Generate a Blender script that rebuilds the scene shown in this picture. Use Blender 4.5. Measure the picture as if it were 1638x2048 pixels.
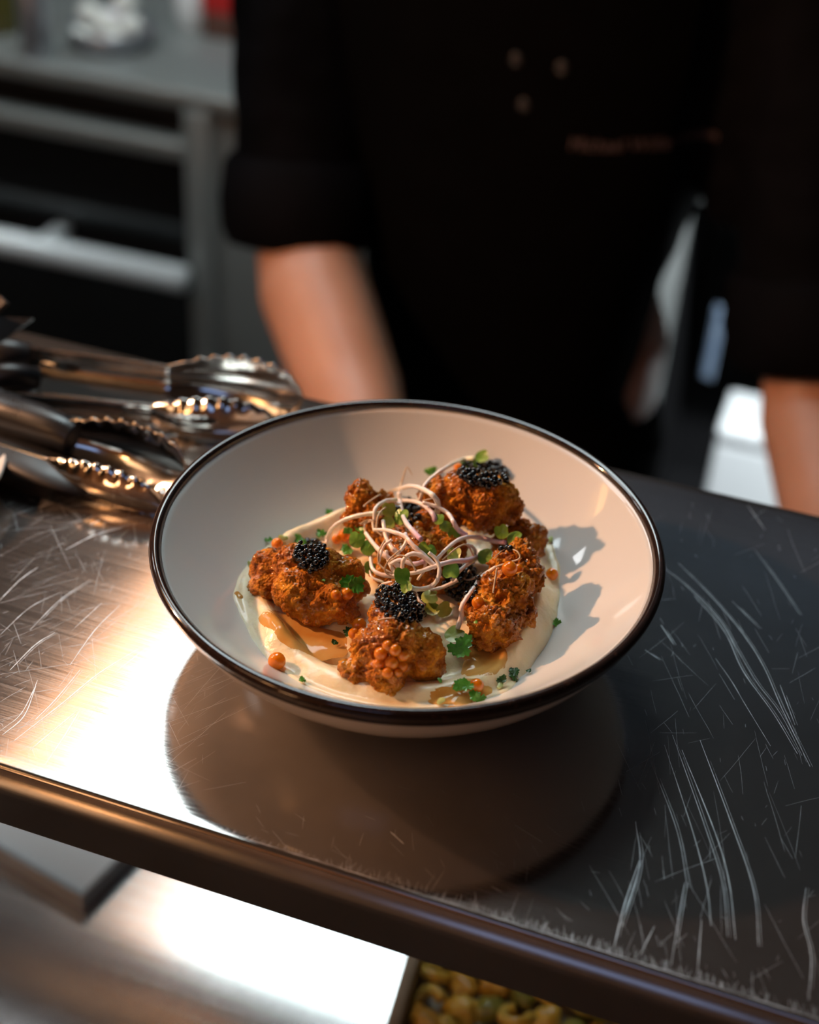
import bpy, bmesh, math, random
from mathutils import Vector, Matrix, noise
from mathutils.bvhtree import BVHTree
random.seed(7)
for o in list(bpy.data.objects): bpy.data.objects.remove(o)
S = bpy.context.scene
COL = S.collection

# ------------------------------------------------------------------ camera
F = 2844.4
CP = Vector((0.1478, -0.4775, 0.4354))
CR = Vector((0.9424, 0.3306, 0.0502)).normalized()
CF = Vector((-0.2391, 0.7712, -0.5899)).normalized()
CU = CR.cross(CF).normalized(); CR = CF.cross(CU).normalized()
cd = bpy.data.cameras.new('camera'); cam = bpy.data.objects.new('camera', cd); COL.objects.link(cam)
cam.matrix_world = Matrix(((CR.x, CU.x, -CF.x, CP.x), (CR.y, CU.y, -CF.y, CP.y), (CR.z, CU.z, -CF.z, CP.z), (0, 0, 0, 1)))
cd.sensor_fit = 'VERTICAL'; cd.sensor_height = 36.0; cd.sensor_width = 28.8; cd.lens = 50.0
cd.clip_start = .02; cd.clip_end = 30
cd.dof.use_dof = True; cd.dof.focus_distance = 0.612; cd.dof.aperture_fstop = 4.2
S.camera = cam
# ------------------------------------------------------------------ world, lights, exposure
W = bpy.data.worlds.new('world'); S.world = W; W.use_nodes = True
W.node_tree.nodes['Background'].inputs[0].default_value = (.55, .65, .75, 1)
W.node_tree.nodes['Background'].inputs[1].default_value = .01
S.view_settings.view_transform = 'Standard'; S.view_settings.look = 'None'
S.view_settings.gamma = 1; S.view_settings.use_curve_mapping = False
S.view_settings.exposure = 0.0
KEY = Vector((-.74, -.05, .46))           # warm halogen spot over the left end of the pass
KEY_W = 34.0
PANEL_L = 9.2                            # cool ceiling panel radiance
STRIP_L = 6.5                             # warm strip beside the panel
BACK_FILL_L = 10.0
FRONT_FILL_L = 2.8
PEND_L = 16.0
FILL_SPOT_W = 170.0
GLOBE_L = 11.0
TUBE_L = 10.0                             # glowing tubes of the pass heater
kl = bpy.data.lights.new('halogen_light', 'SPOT'); kl.energy = KEY_W; kl.color = (1, .50, .26)
kl.shadow_soft_size = .014; kl.spot_size = math.radians(104); kl.spot_blend = .55
ko = bpy.data.objects.new('halogen_light', kl); COL.objects.link(ko); ko.location = KEY
ko.rotation_euler = (Vector((0, .12, .03)) - KEY).to_track_quat('-Z', 'Y').to_euler()

# ------------------------------------------------------------------ helpers: pixels
def ray(px, py):
    return (CF + CR * ((px - 819) / F) - CU * ((py - 1024) / F))
def PZ(px, py, z):
    d = ray(px, py); return CP + d * ((z - CP.z) / d.z)
def PY(px, py, y):
    d = ray(px, py); return CP + d * ((y - CP.y) / d.y)
def depth(P): return (Vector(P) - CP).dot(CF)
def mpp(P): return depth(P) / F           # metres per pixel at a point

# ------------------------------------------------------------------ helpers: meshes
MW = {}
def mesh_of(verts, faces, mat=None, smooth=True, uv=None):
    me = bpy.data.meshes.new('m'); me.from_pydata([tuple(v) for v in verts], [], faces); me.validate(); me.update()
    if smooth: me.polygons.foreach_set('use_smooth', [True] * len(me.polygons))
    if mat: me.materials.append(mat)
    return me
def place(name, me, loc, parent=None):
    o = bpy.data.objects.new(name, me); COL.objects.link(o)
    loc = Vector(loc)
    if parent is not None:
        o.parent = parent; o.location = loc - MW[parent.name]
    else: o.location = loc
    MW[o.name] = loc
    if me is not None: me.name = o.name
    return o
def thing(name, loc, label=None, cat=None, group=None, kind=None):
    o = bpy.data.objects.new(name, None); COL.objects.link(o); o.location = loc; o.empty_display_size = .02
    MW[o.name] = Vector(loc); tag(o, label, cat, group, kind); return o
def tag(o, label=None, cat=None, group=None, kind=None):
    if label: o['label'] = label
    if cat: o['category'] = cat
    if group: o['group'] = group
    if kind: o['kind'] = kind
    return o
def mk(name, vf, mat, parent=None, smooth=True, loc=None, label=None, cat=None, group=None, kind=None):
    v, f = vf; v = [Vector(p) for p in v]
    if loc is None:
        xs = [p.x for p in v]; ys = [p.y for p in v]; zs = [p.z for p in v]
        loc = Vector(((min(xs) + max(xs)) / 2, (min(ys) + max(ys)) / 2, min(zs)))
    loc = Vector(loc)
    me = mesh_of([p - loc for p in v], f, mat, smooth)
    o = place(name, me, loc, parent); tag(o, label, cat, group, kind); return o
def join(*vfs):
    V = []; Fc = []
    for v, f in vfs:
        n = len(V); V += list(v); Fc += [tuple(i + n for i in q) for q in f]
    return V, Fc
def box(x0, x1, y0, y1, z0, z1, bevel=0, seg=2):
    bm = bmesh.new(); bmesh.ops.create_cube(bm, size=1)
    for v in bm.verts:
        v.co = Vector(((x0 + x1) / 2 + v.co.x * (x1 - x0), (y0 + y1) / 2 + v.co.y * (y1 - y0), (z0 + z1) / 2 + v.co.z * (z1 - z0)))
    if bevel: bmesh.ops.bevel(bm, geom=bm.edges[:], offset=bevel, segments=seg, affect='EDGES', profile=.5)
    r = ([v.co.copy() for v in bm.verts], [tuple(v.index for v in f.verts) for f in bm.faces]); bm.free(); return r
def xform(vf, M): return [M @ Vector(p) for p in vf[0]], vf[1]
def lathe(prof, n=96, closed=False, c=(0, 0, 0)):
    V = []; Fc = []; k = len(prof); c = Vector(c)
    for i in range(n):
        a = 2 * math.pi * i / n
        for r, z in prof: V.append(c + Vector((r * math.cos(a), r * math.sin(a), z)))
    for i in range(n):
        j = (i + 1) % n
        for q in range(k if closed else k - 1):
            w = (q + 1) % k
            Fc.append((i * k + q, j * k + q, j * k + w, i * k + w))
    return V, Fc
def tube(pts, rad, n=10, cap=True):
    pts = [Vector(p) for p in pts]; V = []; Fc = []
    if not hasattr(rad, '__len__'): rad = [rad] * len(pts)
    t0 = (pts[1] - pts[0]).normalized(); ref = Vector((0, 0, 1)) if abs(t0.z) < .9 else Vector((1, 0, 0))
    nrm = t0.cross(ref).normalized()
    for i, p in enumerate(pts):
        t = (pts[min(i + 1, len(pts) - 1)] - pts[max(i - 1, 0)]).normalized()
        nrm = (nrm - t * nrm.dot(t)).normalized(); b = t.cross(nrm)
        for k in range(n):
            a = 2 * math.pi * k / n; V.append(p + (nrm * math.cos(a) + b * math.sin(a)) * rad[i])
    for i in range(len(pts) - 1):
        for k in range(n):
            q = (k + 1) % n; Fc.append((i * n + k, i * n + q, (i + 1) * n + q, (i + 1) * n + k))
    if cap:
        Fc.append(tuple(range(n - 1, -1, -1))); m = (len(pts) - 1) * n; Fc.append(tuple(range(m, m + n)))
    return V, Fc
def spline(pts, n=8):
    pts = [Vector(p) for p in pts]; P = [pts[0] * 2 - pts[1]] + pts + [pts[-1] * 2 - pts[-2]]; out = []
    for i in range(1, len(P) - 2):
        for k in range(n):
            t = k / n; a, b, c, d = P[i - 1], P[i], P[i + 1], P[i + 2]
            out.append(.5 * ((2 * b) + (c - a) * t + (2 * a - 5 * b + 4 * c - d) * t * t + (3 * b - a - 3 * c + d) * t ** 3))
    out.append(pts[-1]); return out
def ball(c, r, sub=2):
    bm = bmesh.new(); bmesh.ops.create_icosphere(bm, subdivisions=sub, radius=1)
    s = Vector((r, r, r)) if not hasattr(r, '__len__') else Vector(r); c = Vector(c)
    out = ([Vector((v.co.x * s.x, v.co.y * s.y, v.co.z * s.z)) + c for v in bm.verts], [tuple(v.index for v in f.verts) for f in bm.faces])
    bm.free(); return out
def limb(pts, rads, n=14):
    """closed tapering chain with ball ends, for remeshing"""
    parts = [tube(pts, rads, n)]
    for p, r in zip(pts, rads): parts.append(ball(p, r, 2))
    return join(*parts)
def loft(secs, n=40):
    """secs: (cx, cy, z, rx, ry, power) closed stack of super-ellipses"""
    V = []; Fc = []
    for cx, cy, z, rx, ry, pw in secs:
        for k in range(n):
            a = 2 * math.pi * k / n; ca, sa = math.cos(a), math.sin(a)
            V.append(Vector((cx + rx * math.copysign(abs(ca) ** pw, ca), cy + ry * math.copysign(abs(sa) ** pw, sa), z)))
    for i in range(len(secs) - 1):
        for k in range(n):
            q = (k + 1) % n; Fc.append((i * n + k, i * n + q, (i + 1) * n + q, (i + 1) * n + k))
    Fc.append(tuple(range(n - 1, -1, -1))); m = (len(secs) - 1) * n; Fc.append(tuple(range(m, m + n)))
    return V, Fc
def remesh(vf, vox, smooth=4, fac=.5):
    me = mesh_of(*vf); o = bpy.data.objects.new('tmp', me); COL.objects.link(o)
    m = o.modifiers.new('r', 'REMESH'); m.mode = 'VOXEL'; m.voxel_size = vox; m.adaptivity = 0
    if smooth:
        s = o.modifiers.new('s', 'SMOOTH'); s.factor = fac; s.iterations = smooth
    dg = bpy.context.evaluated_depsgraph_get(); e = o.evaluated_get(dg).to_mesh()
    V = [v.co.copy() for v in e.vertices]; N = [v.normal.copy() for v in e.vertices]; Fc = [tuple(p.vertices) for p in e.polygons]
    bpy.data.objects.remove(o); bpy.data.meshes.remove(me)
    return V, Fc, N

# ------------------------------------------------------------------ helpers: materials
def mat(name, col, rough=.5, metal=0, col2=None, nscale=40, ndet=3, bump=None, stretch=None, rvar=0, ramp=(.35, .65), **kw):
    m = bpy.data.materials.new(name); m.use_nodes = True; nt = m.node_tree; b = nt.nodes['Principled BSDF']
    b.inputs['Base Color'].default_value = (*col, 1); b.inputs['Roughness'].default_value = rough; b.inputs['Metallic'].default_value = metal
    for k, v in kw.items():
        b.inputs[k.replace('_', ' ')].default_value = (*v, 1) if (isinstance(v, tuple) and 'Radius' not in k) else v
    tc = nt.nodes.new('ShaderNodeTexCoord'); mp = nt.nodes.new('ShaderNodeMapping'); nt.links.new(tc.outputs['Object'], mp.inputs[0])
    if stretch: mp.inputs['Scale'].default_value = stretch
    if col2 or rvar:
        n = nt.nodes.new('ShaderNodeTexNoise'); n.inputs['Scale'].default_value = nscale; n.inputs['Detail'].default_value = ndet
        nt.links.new(mp.outputs[0], n.inputs['Vector'])
        if col2:
            r = nt.nodes.new('ShaderNodeValToRGB'); r.color_ramp.elements[0].color = (*col, 1); r.color_ramp.elements[1].color = (*col2, 1)
            r.color_ramp.elements[0].position = ramp[0]; r.color_ramp.elements[1].position = ramp[1]
            nt.links.new(n.outputs[0], r.inputs[0]); nt.links.new(r.outputs[0], b.inputs['Base Color'])
        if rvar:
            q = nt.nodes.new('ShaderNodeMapRange'); q.inputs[1].default_value = .3; q.inputs[2].default_value = .7
            q.inputs[3].default_value = max(rough - rvar, .02); q.inputs[4].default_value = rough + rvar
            nt.links.new(n.outputs[0], q.inputs[0]); nt.links.new(q.outputs[0], b.inputs['Roughness'])
    if bump:
        n2 = nt.nodes.new('ShaderNodeTexNoise'); n2.inputs['Scale'].default_value = bump[0]; n2.inputs['Detail'].default_value = 3
        bp = nt.nodes.new('ShaderNodeBump'); bp.inputs['Strength'].default_value = bump[1]; bp.inputs['Distance'].default_value = bump[2] if len(bump) > 2 else .001
        nt.links.new(mp.outputs[0], n2.inputs['Vector']); nt.links.new(n2.outputs[0], bp.inputs['Height']); nt.links.new(bp.outputs[0], b.inputs['Normal'])
    return m
def emit(name, col, strength):
    m = bpy.data.materials.new(name); m.use_nodes = True; nt = m.node_tree
    e = nt.nodes.new('ShaderNodeEmission'); e.inputs[0].default_value = (*col, 1); e.inputs[1].default_value = strength
    nt.links.new(e.outputs[0], nt.nodes['Material Output'].inputs[0]); return m
def steel(name, col, rough, aniso=0, lines=1400, bstr=.12, rvar=.05, metal=1.0):
    m = mat(name, col, rough, metal, rvar=rvar, nscale=1, ndet=4, stretch=(5, lines, lines)); nt = m.node_tree; b = nt.nodes['Principled BSDF']
    tc = [n for n in nt.nodes if n.type == 'TEX_COORD'][0]
    mp = nt.nodes.new('ShaderNodeMapping'); mp.inputs['Scale'].default_value = (9, lines, lines); nt.links.new(tc.outputs['Object'], mp.inputs[0])
    n2 = nt.nodes.new('ShaderNodeTexNoise'); n2.inputs['Scale'].default_value = 1; n2.inputs['Detail'].default_value = 3; nt.links.new(mp.outputs[0], n2.inputs['Vector'])
    bp = nt.nodes.new('ShaderNodeBump'); bp.inputs['Strength'].default_value = bstr; bp.inputs['Distance'].default_value = .0002
    nt.links.new(n2.outputs[0], bp.inputs['Height']); nt.links.new(bp.outputs[0], b.inputs['Normal'])
    # soft smears and wiped patches
    n3 = nt.nodes.new('ShaderNodeTexNoise'); n3.inputs['Scale'].default_value = 14; n3.inputs['Detail'].default_value = 4; nt.links.new(tc.outputs['Object'], n3.inputs['Vector'])
    r = nt.nodes.new('ShaderNodeValToRGB'); r.color_ramp.elements[0].color = (*[c * .8 for c in col], 1); r.color_ramp.elements[1].color = (*col, 1)
    r.color_ramp.elements[0].position = .35; r.color_ramp.elements[1].position = .6
    nt.links.new(n3.outputs[0], r.inputs[0]); nt.links.new(r.outputs[0], b.inputs['Base Color'])
    if aniso:
        b.inputs['Anisotropic'].default_value = aniso
        tn = nt.nodes.new('ShaderNodeTangent'); tn.direction_type = 'UV_MAP'; nt.links.new(tn.outputs[0], b.inputs['Tangent'])
    return m
def planar_uv(o):
    me = o.data; uv = me.uv_layers.new(name='UVMap')
    for l in me.loops:
        c = me.vertices[l.vertex_index].co; uv.data[l.index].uv = (c.x, c.y + c.z * .5)

M_SHELF = steel('brushed_steel', (.50, .47, .45), .115, .25, bstr=.08, rvar=.03, metal=.95)
M_COUNTER = steel('counter_steel', (.62, .61, .60), .19, .2, 500, metal=.85)
M_KITCH = mat('kitchen_steel', (.29, .305, .295), .42, .45, rvar=.08, nscale=30)
M_DARKSTEEL = steel('dull_steel', (.42, .43, .43), .34, 0, 300)
M_POLISH = mat('polished_steel', (.66, .63, .60), .13, 1.0, rvar=.05, nscale=60)
M_SCRATCH = mat('scratched_metal', (.66, .69, .72), .5, .75)
M_WALLDARK = mat('dark_paint', (.020, .021, .022), .7, col2=(.03, .031, .033), nscale=6)
M_CEIL = mat('ceiling_paint', (.16, .165, .17), .8, col2=(.18, .185, .19), nscale=5)
M_FLOOR = mat('floor_tile', (.06, .058, .055), .45, col2=(.09, .086, .08), nscale=9)
M_BLACKGLASS = mat('black_glass', (.006, .007, .008), .12, bump=(3, .02))
M_BLACKPANEL = mat('black_panel', (.008, .008, .009), .5)
M_WHITEPL = mat('white_plastic', (.78, .80, .80), .4, col2=(.72, .74, .74), nscale=8)
M_PLASTIC = mat('black_plastic', (.012, .013, .016), .33, rvar=.08, nscale=50)
M_GLAZE = mat('white_glaze', (.68, .68, .655), .055, rvar=.015, nscale=20)
M_RIM = mat('black_rim_glaze', (.020, .012, .010), .09, col2=(.055, .028, .020), nscale=500, ndet=2, ramp=(.55, .75), Coat_Weight=.5, Coat_Roughness=.06)

# ================================================================== the setting
FZ = -1.15
mk('floor', box(-3.2, 3.2, -2.6, 2.6, FZ - .1, FZ), M_FLOOR, smooth=False, kind='structure')
mk('ceiling', box(-3.2, 3.2, -2.6, 2.6, 1.62, 1.72), M_CEIL, smooth=False, kind='structure')
mk('wall_back', box(-3.2, 3.2, 2.6, 2.7, FZ, 1.62), M_WALLDARK, smooth=False, kind='structure')
mk('wall_front', box(-3.2, 3.2, -2.7, -2.6, FZ, 1.62), mat('brown_wood_panelling', (.34, .17, .08), .5, col2=(.44, .24, .12), nscale=3, stretch=(6, 6, .6)), smooth=False, kind='structure')
mk('wall_left', box(-3.3, -3.2, -2.6, 2.6, FZ, 1.62), M_WALLDARK, smooth=False, kind='structure')
mk('wall_right', box(3.2, 3.3, -2.6, 2.6, FZ, 1.62), M_WALLDARK, smooth=False, kind='structure')

# ------------------------------------------------------------------ lower counter that carries the pass shelf
WZ = -.30
ct = thing('steel_counter', (0, -.1, FZ), 'long low steel counter below the raised pass shelf', 'counter')
o = mk('worktop', box(-1.3, 1.3, -.50, .46, WZ - .04, WZ, .006), M_COUNTER, ct); planar_uv(o)
mk('body', box(-1.28, 1.28, -.42, .42, FZ, WZ - .04), M_DARKSTEEL, ct, smooth=False)

# ------------------------------------------------------------------ pass shelf
sh = thing('pass_shelf', (0, .01, WZ), 'raised scratched steel pass shelf under the bowl', 'shelf')
SY0, SY1, LIP = -.1408, .1752, .036
def shelf_board():
    r = .0019
    prof = [(SY0 + .012, -LIP), (SY0, -LIP)]
    for k in range(7):
        a = math.pi + (-math.pi / 2) * k / 6
        prof.append((SY0 + r + r * math.cos(a), -r + r * math.sin(a)))
    prof += [(SY0 + .006 + (SY1 - SY0 - .012) * k / 30, 0) for k in range(31)]
    for k in range(7):
        a = math.pi / 2 - math.pi / 2 * k / 6
        prof.append((SY1 - r + r * math.cos(a), -r + r * math.sin(a)))
    prof += [(SY1, -LIP), (SY1 - .012, -LIP), (SY1 - .012, -LIP + .012), (SY0 + .012, -LIP + .012)]
    V = []; Fc = []; xs = [-.95 + 1.9 * i / 40 for i in range(41)]; k = len(prof)
    for x in xs:
        for y, z in prof: V.append(Vector((x, y, z)))
    for i in range(len(xs) - 1):
        for q in range(k):
            w = (q + 1) % k; Fc.append((i * k + q, (i + 1) * k + q, (i + 1) * k + w, i * k + w))
    Fc.append(tuple(range(k))); Fc.append(tuple(range(40 * k + k - 1, 40 * k - 1, -1)))
    return V, Fc
board = mk('board', shelf_board(), M_SHELF, sh); planar_uv(board)
for x in (-.90, .90):
    for y in (-.10, .12):
        mk('post', tube([(x, y, WZ), (x, y, -LIP + .008)], .014, 16), M_DARKSTEEL, sh)

# scratches: fine scored lines in the steel
def ribbon(pts, w):
    V = []; Fc = []
    for i, p in enumerate(pts):
        t = (pts[min(i + 1, len(pts) - 1)] - pts[max(i - 1, 0)]); t.z = 0; t.normalize()
        n = Vector((-t.y, t.x, 0)); k = i / (len(pts) - 1); ww = w * (.25 + .75 * math.sin(math.pi * min(max(k, .02), .98)) ** .5)
        ww *= .75 + .5 * noise.noise(p * 300)
        z = .00004
        V += [Vector((p.x, p.y, z)) + n * ww / 2, Vector((p.x, p.y, z)) - n * ww / 2]
    for i in range(len(pts) - 1): Fc.append((2 * i, 2 * i + 2, 2 * i + 3, 2 * i + 1))
    return V, Fc
def on_top(P): return SY0 + .004 < P.y < SY1 - .004 and -.9 < P.x < .9
big = [
 [(1330, 1137), (1382, 1180), (1442, 1243), (1472, 1295), (1513, 1364), (1560, 1426), (1604, 1511)],
 [(1357, 1126), (1431, 1202), (1486, 1268), (1527, 1333), (1563, 1415), (1620, 1533)],
 [(1388, 1191), (1448, 1262), (1486, 1342), (1546, 1426), (1595, 1508)],
 [(1431, 1317), (1464, 1364), (1491, 1410), (1541, 1492)], [(1464, 1202), (1519, 1257)],
 [(1301, 1522), (1353, 1659), (1375, 1775)], [(1329, 1490), (1386, 1665), (1414, 1775), (1422, 1852)],
 [(1345, 1470), (1408, 1648), (1444, 1764), (1455, 1874)], [(1364, 1500), (1430, 1665), (1458, 1764), (1471, 1879)],
 [(1400, 1480), (1463, 1648), (1507, 1780), (1517, 1893)], [(1271, 1643), (1279, 1731), (1243, 1851)],
 [(1228, 1895), (1249, 1808), (1279, 1720)], [(1342, 1930), (1362, 1808), (1370, 1764)], [(1395, 1946), (1403, 1840)],
 [(1279, 1912), (1309, 1852)], [(1617, 2000), (1622, 1912), (1606, 1840), (1612, 1775)], [(1322, 1250), (1348, 1290)],
 [(1510, 1100), (1560, 1170), (1600, 1230)], [(1290, 1300), (1320, 1320)], [(1495, 1010), (1530, 1060)], [(1560, 1370), (1590, 1450)],
 [(0, 1200), (40, 1160), (75, 1135)], [(0, 1462), (40, 1430), (65, 1385), (75, 1360)], [(5, 1470), (48, 1432), (72, 1372)],
 [(70, 1440), (110, 1400), (160, 1340)], [(30, 1480), (120, 1410), (200, 1345), (290, 1290)], [(140, 1330), (190, 1260), (240, 1210)],
 [(60, 1260), (120, 1200), (180, 1160)], [(0, 1270), (60, 1215), (120, 1185)], [(130, 1100), (190, 1070), (245, 1055)],
 [(90, 1530), (130, 1470), (160, 1420)], [(180, 1050), (200, 1040)], [(20, 1340), (70, 1290), (110, 1265)], [(780, 1663), (808, 1688)], [(1030, 1650), (1085, 1685)],
 [(150, 1255), (205, 1205)], [(230, 1345), (300, 1290)], [(60, 1500), (150, 1425)],
]
scr = []
for L in big:
    pts = spline([PZ(x, y, 0) for x, y in L], 8); pts = [p for p in pts if on_top(p)]
    if len(pts) > 3:
        scr.append(ribbon(pts, random.uniform(.0003, .0006)))
        if random.random() < .5: scr.append(ribbon([p + Vector((.0011, .0002, 0)) for p in pts[2:]], .0002))
rs = random.Random(3)
def rand_scratch(px, py, ang, L, w, bend=.2):
    p = PZ(px, py, 0); pts = []; a = ang
    for k in range(7):
        pts.append(p.copy()); p = p + Vector((math.cos(a), math.sin(a), 0)) * L / 6; a += rs.uniform(-bend, bend) / 6
    pts = [q for q in pts if on_top(q)]
    if len(pts) > 3: scr.append(ribbon(pts, w))
for i in range(230):
    px, py = rs.uniform(1240, 1660), rs.uniform(1010, 2000)
    rand_scratch(px, py, rs.choice([rs.gauss(1.95, .2), rs.gauss(2.0, .10), rs.gauss(1.2, .4)]), rs.choice([.003, .006, .015, .03]) * rs.uniform(.5, 1.5), rs.uniform(.00005, .00013))
for i in range(420):
    px, py = rs.uniform(-20, 420), rs.uniform(1000, 1600)
    rand_scratch(px, py, rs.choice([rs.gauss(1.2, .25), rs.gauss(.9, .2), rs.gauss(2.2, .5)]), rs.choice([.003, .006, .015, .03]) * rs.uniform(.5, 1.5), rs.uniform(.00005, .00014))
for i in range(60):
    px, py = rs.uniform(500, 1200), rs.uniform(1560, 1850)
    rand_scratch(px, py, rs.gauss(-.6, .4), rs.uniform(.003, .01), .0001)
for i in range(620):                          # worn front edge
    x = rs.uniform(-.19, .24); d = abs(rs.gauss(0, 1))
    L = (.0022 if x < .02 else .0045) * rs.uniform(.3, 1.3) * (2.6 if (x > .05 and rs.random() < .09) else 1)
    a = rs.gauss(1.75 if x > 0 else 1.25, .3); p = Vector((x, SY0 + .0022, 0))
    scr.append(ribbon([p + Vector((math.cos(a), math.sin(a), 0)) * L * k / 4 + Vector((0, .0004, 0)) for k in range(5)], rs.uniform(.00006, .00018)))
for x0 in range(-200, 240, 20):                # rubbed line along the front edge
    scr.append(ribbon([Vector((x0 / 1000 + k * .002, SY0 + .0026 + .0004 * noise.noise(Vector((x0 + k * 2, 0, 3)) * .37), 0)) for k in range(11)], rs.uniform(.0003, .0007)))
mk('scratches', join(*scr), M_SCRATCH, sh, smooth=False, kind='stuff', label='pale scored scratches across the steel')

# ================================================================== the bowl
def zi(r): return .012 + (.014 / .04 ** 1.93) * max(r - .035, 0) ** 1.93
RR = .1133
def slope(r): return (zi(r + 1e-4) - zi(r - 1e-4)) / 2e-4
TH = .0042
inner = [(RR * k / 60, zi(RR * k / 60)) for k in range(1, 58)]
def offs(r):
    s = slope(r); n = math.hypot(1, s); return (r + TH * s / n, zi(r) - TH / n)
top_i = inner[-1]
def smooth2(P, n=6): return [(q.x, q.y) for q in spline([Vector((a, b, 0)) for a, b in P], n)]
outer = smooth2([offs(RR * 57.3 / 60), (.1092, .0485), (.1040, .0390), (.0950, .0280), (.0835, .0178), (.0700, .0112), (.0560, .0088), (.0480, .0084)])
bw = thing('bowl', (0, 0, 0), 'wide shallow off-white bowl with a dark rim holding the fried chicken', 'bowl')
prof = [(.0008, .012)] + inner + outer + [(.0474, .0078), (.0468, .0012), (.0455, 0), (.0440, .0006), (.0430, .0052), (.001, .0060)]
mk('body', lathe(prof, 128), M_GLAZE, bw, loc=(0, 0, 0))
# rim: dark glazed lip wrapping the edge
k0 = RR * 55.2 / 60; rp = []
ri = [(RR * k / 60, zi(RR * k / 60) + .00035) for k in (56.9, 57.5)]
ro = [(r + .0005, z - .0001) for r, z in ([offs(RR * 57.6 / 60)] + outer[2:6])]
a0 = Vector((ri[-1][0], ri[-1][1])); b0 = Vector((ro[0][0], ro[0][1])); mid = (a0 + b0) / 2; ax = (a0 - b0) / 2
up = Vector((ax.y, -ax.x)).normalized() * -1
if up.y < 0: up = -up
arc = [mid + ax * math.cos(math.pi * k / 10) + up * ax.length * math.sin(math.pi * k / 10) for k in range(0, 11)]
rimprof = ri[:1] + [(p.x, p.y) for p in arc] + ro[1:] + [(r - .0012, z + .0004) for r, z in ro[::-1]] + [(mid.x, mid.y - .001)]
mk('rim', lathe(rimprof, 160, True), M_RIM, bw, loc=(0, 0, 0), label='dark brown-black glazed rim')

# ------------------------------------------------------------------ surface lookup
BV = []; BF = []
def add_bvh(vf):
    n = len(BV); BV.extend(vf[0]); BF.extend([tuple(i + n for i in f) for f in vf[1]])
def build_bvh(): return BVHTree.FromPolygons([tuple(v) for v in BV], BF)
add_bvh(lathe([(.0005, .012)] + inner, 128)); T = build_bvh()
def hit(px, py, tree=None):
    d = ray(px, py).normalized(); h = (tree or T).ray_cast(CP, d)
    if h[0] is None: return None, None
    n = h[1]
    if n.dot(d) > 0: n = -n
    return h[0], n

# ------------------------------------------------------------------ puree
edge_px = [(1104, 1085), (1116, 1120), (1120, 1180), (1116, 1220), (1106, 1262), (1080, 1308), (1045, 1352), (1010, 1385), (960, 1412), (890, 1426), (800, 1428), (700, 1414),
           (640, 1392), (595, 1369), (560, 1340), (534, 1317), (508, 1285), (490, 1250), (476, 1222), (465, 1192), (472, 1165), (500, 1120), (545, 1085), (600, 1058), (650, 1042)]
ed = []
for x, y in edge_px:
    p, n = hit(x, y)
    if p is None or p.z > .040: p = PZ(x, y, .029)
    ed.append((math.atan2(p.y, p.x), min(math.hypot(p.x, p.y), .080)))
for a in (1.1, 1.5, 1.9, 2.2): ed.append((a, .073))
ed.sort()
def rb(a):
    a = (a + math.pi) % (2 * math.pi) - math.pi
    for i in range(len(ed)):
        a0, r0 = ed[i]; a1, r1 = ed[(i + 1) % len(ed)]
        b = a
        if i == len(ed) - 1:
            a1 += 2 * math.pi
            if b < a0: b += 2 * math.pi
        if a0 <= b <= a1: t = (b - a0) / max(a1 - a0, 1e-6); t = t * t * (3 - 2 * t); return r0 + (r1 - r0) * t
    return .073
def puree_z(r, a):
    R1 = min(rb(a), .083); k = r / R1; p = Vector((r * math.cos(a), r * math.sin(a), 0))
    lvl = .0262 + .0022 * noise.noise(p * 45 + Vector((3, 1, 0))) + .0007 * noise.noise(p * 160)
    ridge = .0070 * math.exp(-((k - .86) / .085) ** 2) * (.75 + .6 * noise.noise(Vector((math.cos(a) * 2, math.sin(a) * 2, 4))))
    dip = -.0040 * math.exp(-((k - .66) / .09) ** 2)
    swirl = .0006 * math.sin(k * 38 + a * 2)
    z = max(lvl + ridge + dip + swirl * (k < .95), zi(r) + .0022)
    e = min(max((k - .90) / .10, 0), 1)
    return (zi(r) - .0003) + (z - zi(r) + .0003) * math.sqrt(max(1 - e * e, 0))
V = []; Fc = []; NR, NA = 60, 200
for j in range(NA):
    a = 2 * math.pi * j / NA; R1 = min(rb(a), .083)
    for i in range(NR + 1):
        r = R1 * (i / NR) ** .8 if i else .0002; V.append(Vector((r * math.cos(a), r * math.sin(a), puree_z(r, a))))
for j in range(NA):
    q = (j + 1) % NA
    for i in range(NR): Fc.append((j * (NR + 1) + i, j * (NR + 1) + i + 1, q * (NR + 1) + i + 1, q * (NR + 1) + i))
M_PUREE = mat('cream_puree', (.88, .72, .42), .36, col2=(.93, .80, .54), nscale=60, bump=(320, .5, .0011), Subsurface_Weight=.25, Subsurface_Radius=(.008, .005, .002), Subsurface_Scale=.5, Coat_Weight=.35, Coat_Roughness=.16)
mk('puree', (V, Fc), M_PUREE, label='smooth cream-coloured puree swirled over the bottom of the bowl', cat='puree')
add_bvh((V, Fc)); T = build_bvh(); T_PUREE = T

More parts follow.
